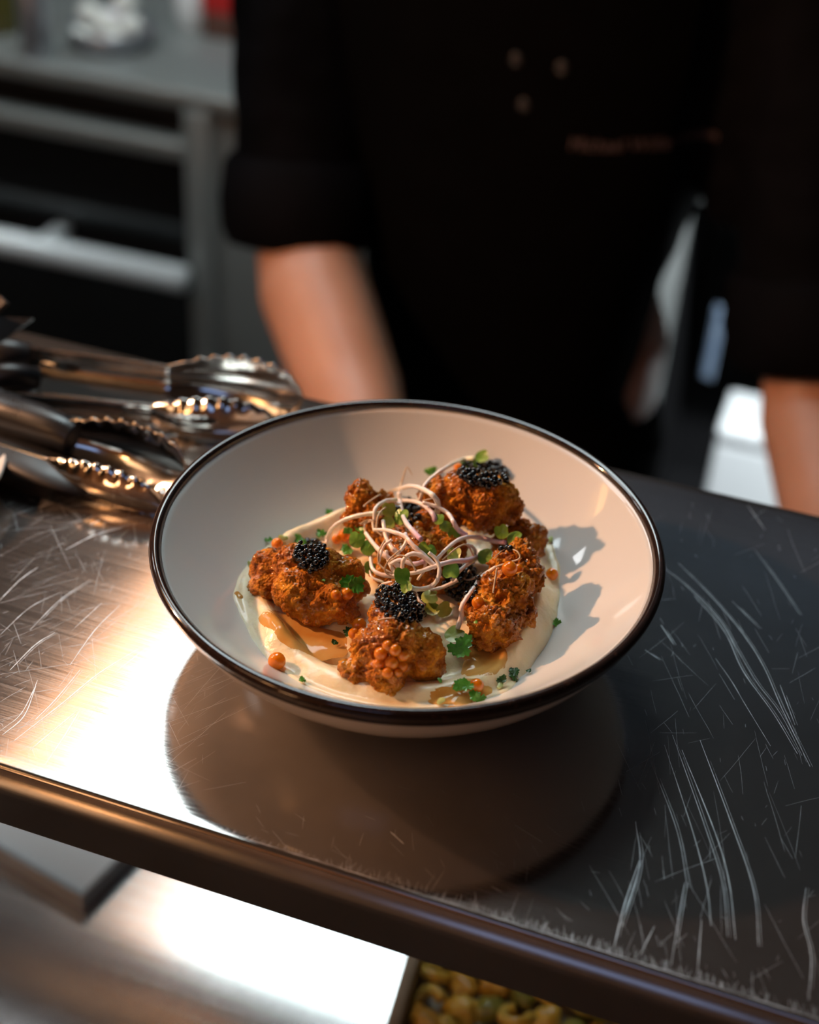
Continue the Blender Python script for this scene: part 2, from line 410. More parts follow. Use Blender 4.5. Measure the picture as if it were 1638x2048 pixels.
# sauce pools lying in the trough of the puree
M_SAUCE = mat('brown_sauce', (.78, .36, .07), .08, col2=(.88, .52, .16), nscale=90, Transmission_Weight=.35, IOR=1.36)
def sauce(px_poly, label, lift=.0012):
    pts = [hit(x, y, T_PUREE)[0] for x, y in px_poly]; c = sum(pts, Vector()) / len(pts)
    V = []; Fc = []; n = 72; m = 14
    ang = sorted([(math.atan2(p.y - c.y, p.x - c.x), (p - c).xy.length) for p in pts])
    def rad(a):
        for i in range(len(ang)):
            a0, r0 = ang[i]; a1, r1 = ang[(i + 1) % len(ang)]; b = a
            if i == len(ang) - 1:
                a1 += 2 * math.pi
                if b < a0: b += 2 * math.pi
            if a0 <= b <= a1: t = (b - a0) / max(a1 - a0, 1e-6); t = t * t * (3 - 2 * t); return r0 + (r1 - r0) * t
        return .005
    for j in range(n):
        a = -math.pi + 2 * math.pi * j / n; R1 = rad(a) * (1 + .08 * noise.noise(Vector((math.cos(a) * 3, math.sin(a) * 3, c.x * 90))))
        for i in range(m + 1):
            t = i / m; x = c.x + R1 * t * math.cos(a); y = c.y + R1 * t * math.sin(a)
            h = T_PUREE.ray_cast(Vector((x, y, .2)), Vector((0, 0, -1)))[0]; e = math.sqrt(max(1 - t ** 4, 0))
            V.append(Vector((x, y, max(h.z + lift * .4 * e - .0002, c.z + .0002 - .0016 * t ** 3))))
    for j in range(n):
        q = (j + 1) % n
        for i in range(m): Fc.append((j * (m + 1) + i, j * (m + 1) + i + 1, q * (m + 1) + i + 1, q * (m + 1) + i))
    o = mk('sauce_pool', (V, Fc), M_SAUCE, label=label, cat='sauce'); add_bvh((V, Fc)); return o
sauce([(520, 1225), (545, 1265), (600, 1305), (660, 1325), (690, 1315), (700, 1285), (640, 1262), (580, 1235), (548, 1216)], 'glossy amber-brown sauce pooled on the puree in front of the left piece')
sauce([(905, 1300), (930, 1335), (975, 1355), (1010, 1340), (1015, 1322), (960, 1296)], 'glossy brown sauce on the puree below the right piece')
sauce([(850, 1395), (900, 1372), (960, 1362), (985, 1375), (950, 1400), (890, 1412)], 'thin orange sauce film on the puree near the front rim', .0008)
sauce([(474, 1180), (471, 1192), (478, 1200), (484, 1188)], 'small drop of oil at the left edge of the puree', .0006)

# ------------------------------------------------------------------ chicken
def chicken_mat():
    m = mat('fried_crust', (.30, .085, .012), .55, Coat_Weight=.5, Coat_Roughness=.06, Specular_IOR_Level=.12, Subsurface_Weight=.08, Subsurface_Radius=(.006, .0015, .0003), Subsurface_Scale=.4)
    nt = m.node_tree; b = nt.nodes['Principled BSDF']; tc = [n for n in nt.nodes if n.type == 'TEX_COORD'][0]
    n1 = nt.nodes.new('ShaderNodeTexNoise'); n1.inputs['Scale'].default_value = 95; n1.inputs['Detail'].default_value = 6; n1.inputs['Roughness'].default_value = .65
    nt.links.new(tc.outputs['Object'], n1.inputs['Vector'])
    r = nt.nodes.new('ShaderNodeValToRGB'); cr = r.color_ramp
    cr.elements[0].position = .30; cr.elements[0].color = (.11, .020, .001, 1); cr.elements[1].position = .72; cr.elements[1].color = (.84, .37, .030, 1)
    e = cr.elements.new(.50); e.color = (.46, .140, .005, 1)
    nt.links.new(n1.outputs[0], r.inputs[0]); nt.links.new(r.outputs[0], b.inputs['Base Color'])
    v = nt.nodes.new('ShaderNodeTexVoronoi'); v.inputs['Scale'].default_value = 700; nt.links.new(tc.outputs['Object'], v.inputs['Vector'])
    n2 = nt.nodes.new('ShaderNodeTexNoise'); n2.inputs['Scale'].default_value = 900; n2.inputs['Detail'].default_value = 3; nt.links.new(tc.outputs['Object'], n2.inputs['Vector'])
    mx = nt.nodes.new('ShaderNodeMath'); mx.operation = 'SUBTRACT'; nt.links.new(n2.outputs[0], mx.inputs[0]); nt.links.new(v.outputs[0], mx.inputs[1])
    bp = nt.nodes.new('ShaderNodeBump'); bp.inputs['Strength'].default_value = .8; bp.inputs['Distance'].default_value = .0012
    nt.links.new(mx.outputs[0], bp.inputs['Height']); nt.links.new(bp.outputs[0], b.inputs['Normal'])
    n3 = nt.nodes.new('ShaderNodeTexNoise'); n3.inputs['Scale'].default_value = 70; nt.links.new(tc.outputs['Object'], n3.inputs['Vector'])
    q = nt.nodes.new('ShaderNodeMapRange'); q.inputs[1].default_value = .4; q.inputs[2].default_value = .6; q.inputs[3].default_value = .15; q.inputs[4].default_value = 1.0
    nt.links.new(n3.outputs[0], q.inputs[0]); nt.links.new(q.outputs[0], b.inputs['Coat Weight'])
    return m
M_CHICK = chicken_mat()
def chicken(spheres, seed, label, rough=1.0):
    parts = []
    for px, py, z, rp in spheres:
        c = PZ(px, py, z + .006); r = rp * mpp(c); parts.append(ball(c, r, 3))
    V, Fc, N = remesh(join(*parts), .00062, 6, .5)
    off = Vector((seed * 3.1, seed * 1.7, seed)); out = []
    for v, n in zip(V, N):
        p = v + off
        w = noise.noise_vector(p * 190) * .45; zone = .75 + .6 * noise.noise(p * 55)
        d = .0018 * noise.noise(p * 90) + .0012 * noise.noise(p * 210)
        c1 = noise.voronoi(p * 230 + w)[0]; d += .0021 * (.45 - c1[0]) * rough * zone
        c2 = noise.voronoi(p * 480 + w * 2)[0]; d += .0019 * (.45 - c2[0]) * rough * zone
        c3 = noise.voronoi(p * 900)[0]; d += .0007 * (.45 - c3[0]) * rough
        d -= .0016 * max(0, .22 - abs(noise.noise(p * 150 + w))) / .22 * rough * zone
        out.append(v + n * d)
    o = mk('fried_chicken_piece', (out, Fc), M_CHICK, label=label, cat='fried chicken', group='fried chicken pieces in the bowl'); add_bvh((out, Fc)); return o
chicken([(540, 1138, .029, 44), (585, 1135, .034, 46), (640, 1143, .036, 50), (600, 1180, .030, 55), (535, 1172, .025, 38), (660, 1195, .030, 52), (690, 1150, .034, 40), (630, 1222, .024, 34), (690, 1222, .024, 32), (510, 1178, .022, 18), (715, 1180, .028, 24)], 1, 'fried chicken piece at the left of the bowl topped with caviar and parsley', .8)
chicken([(790, 1240, .036, 55), (790, 1285, .034, 64), (745, 1300, .030, 48), (840, 1305, .030, 50), (708, 1345, .024, 34), (772, 1350, .026, 46), (778, 1385, .022, 22), (860, 1330, .024, 36), (795, 1200, .038, 42), (745, 1360, .022, 26)], 2, 'fried chicken piece at the front of the bowl carrying orange roe')
chicken([(1045, 1115, .040, 40), (1010, 1130, .036, 38), (1052, 1155, .034, 38), (1010, 1190, .034, 58), (985, 1240, .030, 52), (975, 1285, .024, 26), (1040, 1230, .028, 38), (940, 1215, .028, 24), (1010, 1270, .026, 32)], 3, 'craggy fried chicken piece at the right of the bowl', 1.4)
chicken([(880, 988, .044, 42), (930, 985, .047, 50), (980, 1000, .046, 54), (1015, 1015, .042, 36), (960, 1030, .040, 40), (860, 1000, .038, 26), (905, 1030, .036, 34), (980, 1045, .034, 26)], 4, 'large fried chicken piece at the back under a mound of caviar')
chicken([(722, 1000, .040, 36), (718, 1035, .034, 36), (755, 1045, .034, 42), (765, 1008, .036, 30)], 5, 'small fried chicken piece at the back left behind the sprouts')
chicken([(1062, 1078, .028, 32), (1040, 1062, .030, 30), (1010, 1080, .028, 30), (1070, 1100, .024, 22)], 6, 'fried chicken piece showing between the back and right pieces')
chicken([(830, 1115, .030, 62), (885, 1095, .030, 50), (790, 1090, .030, 40), (850, 1055, .034, 36), (870, 1150, .026, 46), (780, 1140, .024, 40), (905, 1150, .026, 40)], 8, 'fried chicken piece in the middle buried under the sprouts')
T = build_bvh()

# ------------------------------------------------------------------ caviar
M_CAV = mat('black_caviar', (.004, .004, .005), .12, Coat_Weight=.6, Coat_Roughness=.04)
BEAD = mesh_of(*ball((0, 0, 0), 1, 2), M_CAV); BEAD.name = 'caviar_bead'
rc = random.Random(11)
def caviar(cx, cy, rx, ry, ang, label, dome=.0022, rpx=5.6):
    p0, n0 = hit(cx, cy); root = thing('caviar_mound', p0, label, 'caviar', 'mounds of black caviar')
    ca, sa = math.cos(ang), math.sin(ang)
    for layer, (gap, big, shrink) in enumerate(((1.45, 1.30, 1.0), (1.75, 1.0, .97))):
        pts = []
        for tries in range(2500):
            u, v = rc.uniform(-1.1, 1.1) * shrink, rc.uniform(-1.1, 1.1) * shrink
            if u * u + v * v > shrink * (1 + .30 * noise.noise(Vector((math.atan2(v, u) * 1.6, cx, 0)))): continue
            x, y = cx + (u * ca * rx - v * sa * ry), cy + (u * sa * rx + v * ca * ry)
            if any((x - a) ** 2 + (y - b) ** 2 < (rpx * gap) ** 2 for a, b, _, _ in pts): continue
            pts.append((x, y, u, v))
        for x, y, u, v in pts:
            p, n = hit(x, y)
            if p is None: continue
            r = rpx * mpp(p) * rc.uniform(.92, 1.08) * big; k = max(1 - (u * u + v * v), 0) ** .5
            up = (n * .4 + Vector((0, 0, 1)) * .4 - ray(x, y).normalized() * .3).normalized()
            h = (dome * k * .55) if layer == 0 else (r * .9 + dome * k * rc.uniform(.8, 1.1))
            b = place('bead', BEAD, p + up * (r * .3 + h), root); b.scale = (r, r, r)
    return root
caviar(622, 1113, 33, 31, .3, 'heap of black caviar on the left chicken piece')
caviar(803, 1208, 54, 34, .35, 'large heap of black caviar on the front chicken piece')
caviar(966, 949, 49, 25, .12, 'mound of black caviar on top of the back chicken piece')
caviar(815, 1026, 28, 24, .4, 'black caviar behind the middle of the sprouts')
caviar(922, 1166, 36, 38, -.7, 'black caviar in the shade between sprouts and right chicken piece')
caviar(1010, 1096, 12, 8, -.3, 'few grains of black caviar on the right chicken piece', .0006)
BEAD.name = 'caviar_bead'

# ------------------------------------------------------------------ orange roe
M_ROE = mat('orange_roe', (.98, .34, .012), .10, col2=(.95, .25, .006), nscale=120, Subsurface_Weight=.5, Subsurface_Radius=(.004, .0014, .0003), Subsurface_Scale=.8, Transmission_Weight=.35, Coat_Weight=.3, Coat_Roughness=.05)
ROE = mesh_of(*ball((0, 0, 0), 1, 3), M_ROE)
def roe(px, py, rpx, label, group=None, sink=.75, zs=1):
    p, n = hit(px, py); r = rpx * mpp(p); c = p + (n * .6 - ray(px, py).normalized() * .4).normalized() * r * sink
    o = place('roe_bead', ROE, c); o.scale = (r, r, r * zs); tag(o, label, 'roe', group); return o
roe(549, 1331, 18, 'single orange roe bead on the front left edge of the puree', sink=.8)
for x, y, r, l in [(762, 1308, 14, 'left shoulder'), (790, 1300, 13, 'upper right part'), (806, 1310, 13, 'right edge'), (776, 1292, 12, 'very top'), (758, 1328, 12, 'left edge'), (783, 1326, 15, 'very middle'), (803, 1332, 12, 'lower right edge'), (775, 1345, 12, 'bottom left'), (795, 1345, 10, 'bottom right')]:
    roe(x, y, r, 'orange roe bead at the %s of the cluster on the front chicken piece' % l, 'roe cluster on the front piece', .12)
for x, y, r, l in [(718, 1255, 15, 'orange roe bead in the gap between left and front pieces, upper of two'), (708, 1270, 12, 'orange roe bead in the gap between left and front pieces, lower of two'),
                   (690, 1188, 13, 'orange roe bead under the parsley leaf on the left piece'), (672, 1193, 11, 'smaller orange roe bead beside the parsley leaf on the left piece'),
                   (687, 1072, 13, 'orange roe bead on puree behind the left piece, brighter one'), (672, 1079, 10, 'orange roe bead on puree behind the left piece, smaller one'), (706, 1082, 9, 'orange roe bead on the puree behind the left piece, nearest the sprouts'),
                   (555, 1090, 12, 'orange roe bead at the back of the left chicken piece'), (1101, 1152, 13, 'orange roe bead at the right edge of the puree'), (1018, 1143, 16, 'orange roe bead on the right piece below the thin root'), (1040, 1140, 12, 'smaller orange roe bead on the right piece beside another'),
                   (951, 1372, 15, 'orange roe bead by the parsley near the front rim'), (918, 936, 10, 'orange roe bead behind parsley on the back piece'), (960, 1205, 13, 'orange roe bead in shade left of the right chicken piece'), (840, 1052, 10, 'orange roe bead beneath the sprouts near the middle caviar')]:
    roe(x, y, r, l, None, .55)

# ------------------------------------------------------------------ herbs
def leafmat(name, c1, c2, rough=.38):
    return mat(name, c1, rough, col2=c2, nscale=160, bump=(700, .25, .0004), Subsurface_Weight=.15, Subsurface_Radius=(.002, .003, .001), Subsurface_Scale=.3, Coat_Weight=.25, Coat_Roughness=.2)
M_PARS = leafmat('parsley_green', (.05, .22, .014), (.13, .40, .04))
M_PARSD = leafmat('parsley_dark', (.012, .05, .006), (.03, .11, .012))
M_LEAF = leafmat('cotyledon_green', (.10, .26, .02), (.26, .42, .05))
M_LEAFY = leafmat('cotyledon_yellow', (.30, .38, .05), (.48, .52, .12))
M_PALE = leafmat('chive_pale', (.40, .52, .14), (.62, .66, .30))
rp_ = random.Random(5)
def frame(n, ang):
    n = n.normalized(); a = Vector((1, 0, 0)) if abs(n.x) < .9 else Vector((0, 1, 0))
    t = (CR - n * CR.dot(n)).normalized(); b = n.cross(t)
    return Matrix(((t.x * math.cos(ang) + b.x * math.sin(ang), -t.x * math.sin(ang) + b.x * math.cos(ang), n.x),
                   (t.y * math.cos(ang) + b.y * math.sin(ang), -t.y * math.sin(ang) + b.y * math.cos(ang), n.y),
                   (t.z * math.cos(ang) + b.z * math.sin(ang), -t.z * math.sin(ang) + b.z * math.cos(ang), n.z)))
def sheet(outline, th, curl, rnd):
    """leaf with an outline in the unit plane: centre fan with thickness and curl"""
    n = len(outline); V = []; Fc = []
    for s in (1, -1):
        V.append(Vector((0, 0, s * th / 2 + .0)))
        for ring in (.5, 1.0):
            for x, y in outline:
                x *= ring; y *= ring; rr = x * x + y * y
                z = curl * rr + .10 * rnd * noise.noise(Vector((x * 4, y * 4, rnd * 9)))
                V.append(Vector((x, y, z + s * th / 2 * (1 if ring < 1 else .4))))
    m = 2 * n + 1
    for s in (0, 1):
        o = s * m
        for i in range(n):
            j = (i + 1) % n; q = [(o, o + 1 + i, o + 1 + j), (o + 1 + i, o + 1 + n + i, o + 1 + n + j, o + 1 + j)]
            Fc += q if s == 0 else [tuple(reversed(w)) for w in q]
    q = len(V); V += [V[1 + n + i].copy() for i in range(n)] + [V[m + 1 + n + i].copy() for i in range(n)]
    for i in range(n):
        j = (i + 1) % n; Fc.append((q + i, q + n + i, q + n + j, q + j))
    return V, Fc
def parsley_outline(seed):
    r = random.Random(seed); out = []
    for k in range(48):
        a = 2 * math.pi * k / 48
        lobes = .62 + .30 * abs(math.cos(1.5 * a)) + .10 * math.cos(9 * a + seed) + r.uniform(-.05, .05)
        if abs(a - math.pi) < .3: lobes *= .6
        out.append((lobes * math.cos(a), lobes * math.sin(a)))
    return out
def heart_outline():
    out = []
    for k in range(36):
        a = 2 * math.pi * k / 36; r = .55 + .42 * math.cos(a) ** 2 if math.cos(a) > 0 else .5 + .12 * abs(math.cos(a))
        r *= 1 - .26 * math.exp(-(min(a, 2 * math.pi - a) / .22) ** 2); out.append((r * math.cos(a) * 1.0, r * math.sin(a) * 1.25))
    return out
HEART = heart_outline()
def oriented(vf, size, M3, P, sc=(1, 1, 1)):
    return [P + M3 @ Vector((v.x * size * sc[0], v.y * size * sc[1], v.z * size * sc[2])) for v in vf[0]], vf[1]
def herb(px, py, spx, label, m, kind='parsley', name='parsley_leaf', cat='parsley', tilt=.35, lift=.0012, ang=None):
    if spx > 45: lift = .004
    p, n = hit(px, py); d = -ray(px, py).normalized(); s = spx * .5 * mpp(p)
    nn = (n * .5 + d * .5 + Vector((rp_.uniform(-tilt, tilt), rp_.uniform(-tilt, tilt), rp_.uniform(0, tilt)))).normalized()
    a = rp_.uniform(0, 6.28) if ang is None else ang
    if kind == 'parsley':
        parts = []; k = 1 if spx < 16 else 3 if spx < 40 else 4
        for i in range(k):
            q = p + n * lift + Vector((rp_.uniform(-1, 1), rp_.uniform(-1, 1), rp_.uniform(0, .6))) * s * (.45 if k > 1 else 0)
            n2 = (nn + Vector((rp_.uniform(-.6, .6), rp_.uniform(-.6, .6), rp_.uniform(-.2, .6)))).normalized() if i else nn
            parts.append(oriented(sheet(parsley_outline(rp_.randint(0, 999)), .09, rp_.uniform(-.35, .35), 1.2), s * (1.0 if k == 1 else .72), frame(n2, a + i * 2.1), q))
        vf = join(*parts)
    else:
        out = [(math.cos(t), .55 * math.sin(t) * (1 + .15 * math.sin(3 * t))) for t in [2 * math.pi * k / 28 for k in range(28)]]
        vf = oriented(sheet(out, .5, .1, .8), s, frame(nn, a), p + n * lift)
    return mk(name, vf, m, label=label, cat=cat)
for x, y, s, l, m, k in [
 (535, 1082, 16, 'tiny dark parsley bit behind the left piece', M_PARS, 'parsley'), (566, 1079, 20, 'pale green chive bit behind the left piece', M_PALE, 'bit'),
 (597, 1083, 32, 'bright parsley leaf on the back edge of the left piece', M_PARS, 'parsley'), (617, 1094, 30, 'pale yellow-green leaf leaning on the left caviar heap', M_PALE, 'bit'),
 (640, 1072, 24, 'small parsley bit behind the left caviar heap', M_PARS, 'parsley'), (691, 1106, 34, 'dark curly parsley on the right end of the left piece', M_PARS, 'parsley'),
 (694, 1176, 52, 'large parsley leaf lying over roe on the left piece', M_PARS, 'parsley'), (646, 1163, 9, 'tiny green fleck on the left piece', M_PARS, 'parsley'),
 (656, 1028, 24, 'small sprig of parsley at the back of the puree', M_PARS, 'parsley'), (605, 1364, 19, 'small parsley bit on the puree by the front left rim', M_PARS, 'parsley'),
 (668, 1290, 18, 'dark parsley bit floating on the amber sauce', M_PARSD, 'parsley'), (697, 1268, 26, 'dark wilted parsley beside the two roe beads', M_PARSD, 'parsley'),
 (930, 1308, 56, 'curly parsley sprig between the front and right pieces', M_PARS, 'parsley'), (926, 1372, 40, 'dark curly parsley beside the front roe bead', M_PARS, 'parsley'),
 (952, 1396, 38, 'parsley leaf leaning on the front rim', M_PARS, 'parsley'), (882, 1404, 20, 'pale green bit at the front rim', M_PALE, 'bit'),
 (1000, 1362, 26, 'dark herb bit sunk in the puree at the front right', M_PARSD, 'parsley'), (1022, 1349, 34, 'olive herb bit at the right front edge of the puree', M_PARSD, 'parsley'),
 (1060, 1347, 13, 'tiny herb bit on the bowl right of the puree', M_PARSD, 'parsley'), (1109, 1248, 24, 'green parsley crumb on the right puree edge', M_PARS, 'parsley'),
 (955, 1247, 11, 'tiny green fleck on the right piece', M_PARS, 'parsley'), (1098, 1083, 18, 'pale green round bit at the right back of the puree', M_PALE, 'bit'),
 (880, 1366, 13, 'thin green sliver on the puree right of the front piece', M_PARS, 'bit'), (862, 944, 26, 'dark parsley behind the stem on the back piece', M_PARS, 'parsley'),
 (933, 932, 34, 'bright frilly parsley left of the back caviar mound', M_PARS, 'parsley'), (498, 1132, 13, 'pale green bit at the left end of the left piece', M_PALE, 'bit'),
 (1000, 1376, 20, 'pale chive ring on the puree front right', M_PALE, 'bit'), (722, 1062, 26, 'herb leaf in shade left of the sprouts', M_PARS, 'parsley'), (700, 1060, 22, 'small green leaf on the puree behind the left piece', M_PARS, 'parsley')]:
    herb(x, y, s, l, m, k, 'parsley_leaf' if k == 'parsley' else 'chive_bit', 'parsley' if k == 'parsley' else 'herb')

# ------------------------------------------------------------------ radish sprouts
def stem_mat(name, stops):
    m = mat(name, (.8, .7, .65), .30, Subsurface_Weight=.12, Subsurface_Radius=(.002, .0015, .001), Subsurface_Scale=.4, Coat_Weight=.3, Coat_Roughness=.12); nt = m.node_tree; b = nt.nodes['Principled BSDF']
    at = nt.nodes.new('ShaderNodeAttribute'); at.attribute_name = 'along'; r = nt.nodes.new('ShaderNodeValToRGB')
    cr = r.color_ramp; cr.elements[0].color = (*stops[0], 1); cr.elements[1].color = (*stops[-1], 1)
    for i, s in enumerate(stops[1:-1]): e = cr.elements.new((i + 1) / (len(stops) - 1)); e.color = (*s, 1)
    nt.links.new(at.outputs['Fac'], r.inputs[0]); nt.links.new(r.outputs[0], b.inputs['Base Color']); return m
M_ST1 = stem_mat('stem_white', [(.92, .84, .74), (.95, .94, .92), (.95, .93, .88), (.82, .86, .62)])
M_ST2 = stem_mat('stem_lilac', [(.93, .87, .82), (.95, .92, .92), (.88, .76, .84), (.60, .36, .50)])
M_ST3 = stem_mat('stem_pink', [(.92, .82, .70), (.95, .88, .84), (.93, .72, .62), (.95, .91, .89)])
M_ROOT = mat('root_tan', (.60, .46, .30), .45, col2=(.72, .58, .42), nscale=200)
def tube_along(pts, rads, m, name, parent):
    n = 9; v, f = tube(pts, rads, n); o = mk(name, (v, f), m, parent); at = o.data.attributes.new('along', 'FLOAT', 'POINT'); N = len(pts)
    at.data.foreach_set('value', [(i // n) / (N - 1) for i in range(N * n)]); return o
rsP = random.Random(21)
def sprout(pxs, label, lift=.006, w=9.0, m=None, leaves=(), root=None, taper=(.7, 1)):
    raw = []
    for x, y in pxs:
        p, n = hit(x, y); raw.append((CP - p).length if p else .62)
    ds = []
    for i in range(len(raw)):
        ds.append(min(raw[max(0, i - 1):i + 2]) * .6 + sum(raw[max(0, i - 1):i + 2]) / len(raw[max(0, i - 1):i + 2]) * .4)
    L = lift if hasattr(lift, '__len__') else [lift] * len(pxs)
    P = [CP + ray(x, y).normalized() * (d - l) for (x, y), d, l in zip(pxs, ds, L)]
    pts = spline(P, 7); N = len(pts); r0 = w * .48 * mpp(P[0])
    rads = [r0 * (taper[0] + (taper[1] - taper[0]) * i / (N - 1)) * (1 + .06 * math.sin(i * 1.3)) for i in range(N)]
    root_o = thing('radish_sprout', min(P, key=lambda q: q.z), label, 'sprout', 'radish sprouts heaped on the chicken')
    stem_o = tube_along(pts, rads, m or rsP.choice([M_ST1, M_ST2, M_ST3]), 'stem', root_o)
    for (lx, ly, s, a, mm) in leaves:
        e = min([pts[0], pts[-1]], key=lambda q: (q - CP - ray(lx, ly).normalized() * (q - CP).length).length)
        dd = (e - CP).length - .001; q = CP + ray(lx, ly).normalized() * dd; sz = s * .5 * mpp(q)
        nn = (-ray(lx, ly).normalized() + Vector((rsP.uniform(-.5, .5), rsP.uniform(-.5, .5), rsP.uniform(-.2, .5)))).normalized()
        mk('leaf', oriented(sheet(HEART, .045, rsP.choice([-.16, .18, .10]), .5), sz * 1.32, frame(nn, a), q), mm, stem_o)
    if root:
        R = []
        base = (P[0] - CP).length
        for i, (x, y) in enumerate(root):
            p, n = hit(x, y); dd = (CP - p).length if p else base
            R.append(CP + ray(x, y).normalized() * (base if i == 0 else min(dd - .002, base + .010)))
        rr = spline(R, 6); r1 = 2.0 * mpp(R[0]); tube_along(rr, [r1 * (1.25 - .85 * i / (len(rr) - 1)) for i in range(len(rr))], M_ROOT, 'root', stem_o)
    return root_o
G, Y = M_LEAF, M_LEAFY
sprout([(839, 1000), (842, 991), (848, 973), (863, 956), (892, 935), (921, 920), (951, 916)], 'white sprout stem arching up to a leaf beside the back caviar', .004, 10, M_ST1, [(962, 914, 28, .2, G), (952, 925, 16, -1.2, G)], [(839, 1000), (836, 1004), (850, 1000), (868, 996)])
sprout([(796, 978), (822, 972), (845, 978), (866, 991), (876, 1008), (874, 1029)], 'thick white sprout stem arching highest over the heap', .012, 12, M_ST1, [], [(796, 978), (781, 982), (757, 991), (728, 1011), (732, 1012)])
sprout([(804, 1000), (830, 1003), (851, 1013), (866, 1029), (871, 1043)], 'lilac sprout stem curving beneath the white arch', .010, 11, M_ST2, [(877, 1040, 24, 1.5, G), (888, 1051, 24, -.5, G)])
sprout([(845, 1005), (871, 1013), (895, 1026), (907, 1044), (915, 1058), (933, 1071)], 'pinkish white sprout stem running down toward the right behind the heap', .011, 11, M_ST2, [(905, 1066, 28, .3, G)])
sprout([(653, 1087), (655, 1073), (669, 1052), (693, 1038), (728, 1029), (766, 1026)], 'long white sprout stem arching far out to the left', .007, 10, M_ST1, [(777, 1022, 30, 1.5, Y), (776, 1043, 28, -1.5, Y), (801, 1036, 34, 1.4, G)], [(653, 1087), (642, 1083), (628, 1080)])
sprout([(798, 985), (800, 1008), (810, 1041), (828, 1064), (842, 1079)], 'upright sprout with a thin brown root sticking up above the heap', .017, 11, M_ST2, [], [(798, 985), (802, 968), (806, 956), (811, 940), (816, 935), (824, 950)], (.75, 1))
sprout([(731, 1066), (745, 1085), (763, 1105), (785, 1122), (800, 1135)], 'pink sprout stem slanting through the left of the heap', .010, 12, M_ST3, [], [(731, 1066), (729, 1050), (740, 1043), (752, 1045)])
sprout([(766, 1041), (772, 1073), (784, 1096), (798, 1108)], 'pale sprout stem hanging below the yellow-green leaf pair', .008, 12, M_ST3)
sprout([(747, 1060), (770, 1060), (787, 1064), (810, 1073), (825, 1090), (845, 1108), (866, 1129)], 'long pink and white sprout stem crossing the middle of the heap', .013, 11, M_ST3, [], [(747, 1060), (742, 1040), (725, 1048), (718, 1046)])
sprout([(874, 1118), (892, 1099), (913, 1082), (936, 1074), (962, 1076), (992, 1083), (1011, 1085)], 'white sprout stem reaching right to a pair of round leaves', .010, 11, M_ST2, [(1004, 1066, 30, 1.9, G), (1026, 1077, 32, .0, G)])
sprout([(807, 1149), (839, 1143), (874, 1131), (904, 1123), (933, 1121), (951, 1115)], 'white sprout stem lying level across the front of the heap', .016, 12, M_ST2, [(968, 1114, 34, .1, G)])
sprout([(804, 1142), (807, 1120), (822, 1108), (842, 1111), (862, 1125), (872, 1135)], 'sprout stem bent in a round hoop in the middle of the heap', .014, 12, M_ST3)
sprout([(857, 1105), (871, 1117), (879, 1137), (874, 1161), (857, 1175), (833, 1178), (816, 1172)], 'white sprout stem looping round the front of the heap', .017, 11, M_ST1, [(804, 1155, 36, 1.6, G), (812, 1172, 26, -1.2, G)])
sprout([(904, 1161), (921, 1140), (939, 1126), (951, 1118)], 'greyish white sprout stem below the level one', .010, 10, M_ST1)
sprout([(992, 1134), (965, 1152), (948, 1175), (933, 1196), (923, 1214), (923, 1231), (915, 1257)], 'long pink sprout stem hanging down in front of the right piece', .007, 11, M_ST3, [(906, 1272, 40, .7, Y)], [(992, 1134), (1015, 1126), (1039, 1117), (1033, 1102), (1009, 1099), (986, 1117)])
sprout([(830, 1184), (839, 1202), (850, 1212)], 'short sprout with a pair of rounded yellow-green leaves over the front caviar', .006, 7, M_ST2, [(866, 1219, 34, 2.6, Y), (886, 1221, 34, .4, Y), (856, 1193, 34, .1, Y)], [(830, 1184), (842, 1202), (807, 1216), (795, 1234), (769, 1237), (743, 1243)])
sprout([(740, 1111), (745, 1137), (763, 1149), (792, 1153)], 'pale sprout stem curling round the left of the heap', .010, 10, M_ST3, [(735, 1098, 32, 1.0, G), (713, 1082, 34, 1.3, G)])
sprout([(757, 1129), (763, 1105), (769, 1090), (784, 1079)], 'thin tan sprout stem on the left of the heap', .016, 6, M_ST3)
sprout([(933, 1088), (945, 1094), (951, 1105), (945, 1126)], 'small curled sprout stem on the right of the heap', .010, 9, M_ST2)
sprout([(757, 1175), (769, 1167), (792, 1165)], 'thin sprout end beside the front caviar heap', .007, 7, M_ST3)
sprout([(748, 1041), (751, 1017), (769, 1003), (792, 1000)], 'cream sprout stem hooked round the left of the upper heap', .010, 10, M_ST1, [], [(748, 1041), (752, 1060), (764, 1072)])
sprout([(801, 1102), (813, 1082), (810, 1067)], 'short pink sprout stem in the centre of the heap', .012, 10, M_ST3)
sprout([(862, 1108), (852, 1100), (843, 1090)], 'short sprout with folded leaves in the centre of the heap', .008, 8, M_ST1, [(846, 1098, 26, .8, G), (862, 1104, 26, 2.2, G)])
sprout([(890, 1132), (905, 1126), (912, 1112)], 'short sprout with a yellow-tipped leaf right of the centre', .009, 8, M_ST1, [(908, 1112, 32, 1.4, Y), (902, 1138, 36, -1.6, G)])
sprout([(738, 1137), (745, 1155), (768, 1165)], 'thin sprout with a small dark leaf at the left foot of the heap', .006, 6, M_ST1, [(738, 1138, 26, 1.2, G)])
sprout([(860, 1180), (880, 1176), (900, 1168), (915, 1160)], 'reddish sprout stem in shade under the heap', .006, 9, M_ST3)
sprout([(780, 1129), (800, 1120), (826, 1128), (850, 1122)], 'white sprout stem tangled under the hoop', .009, 11, M_ST2)
sprout([(772, 1100), (778, 1125), (795, 1150), (822, 1160)], 'cream sprout stem sagging through the front of the heap', .011, 10, M_ST1)
sprout([(835, 1160), (848, 1140), (852, 1118)], 'short pale sprout stem standing in the loop', .009, 8, M_ST3)

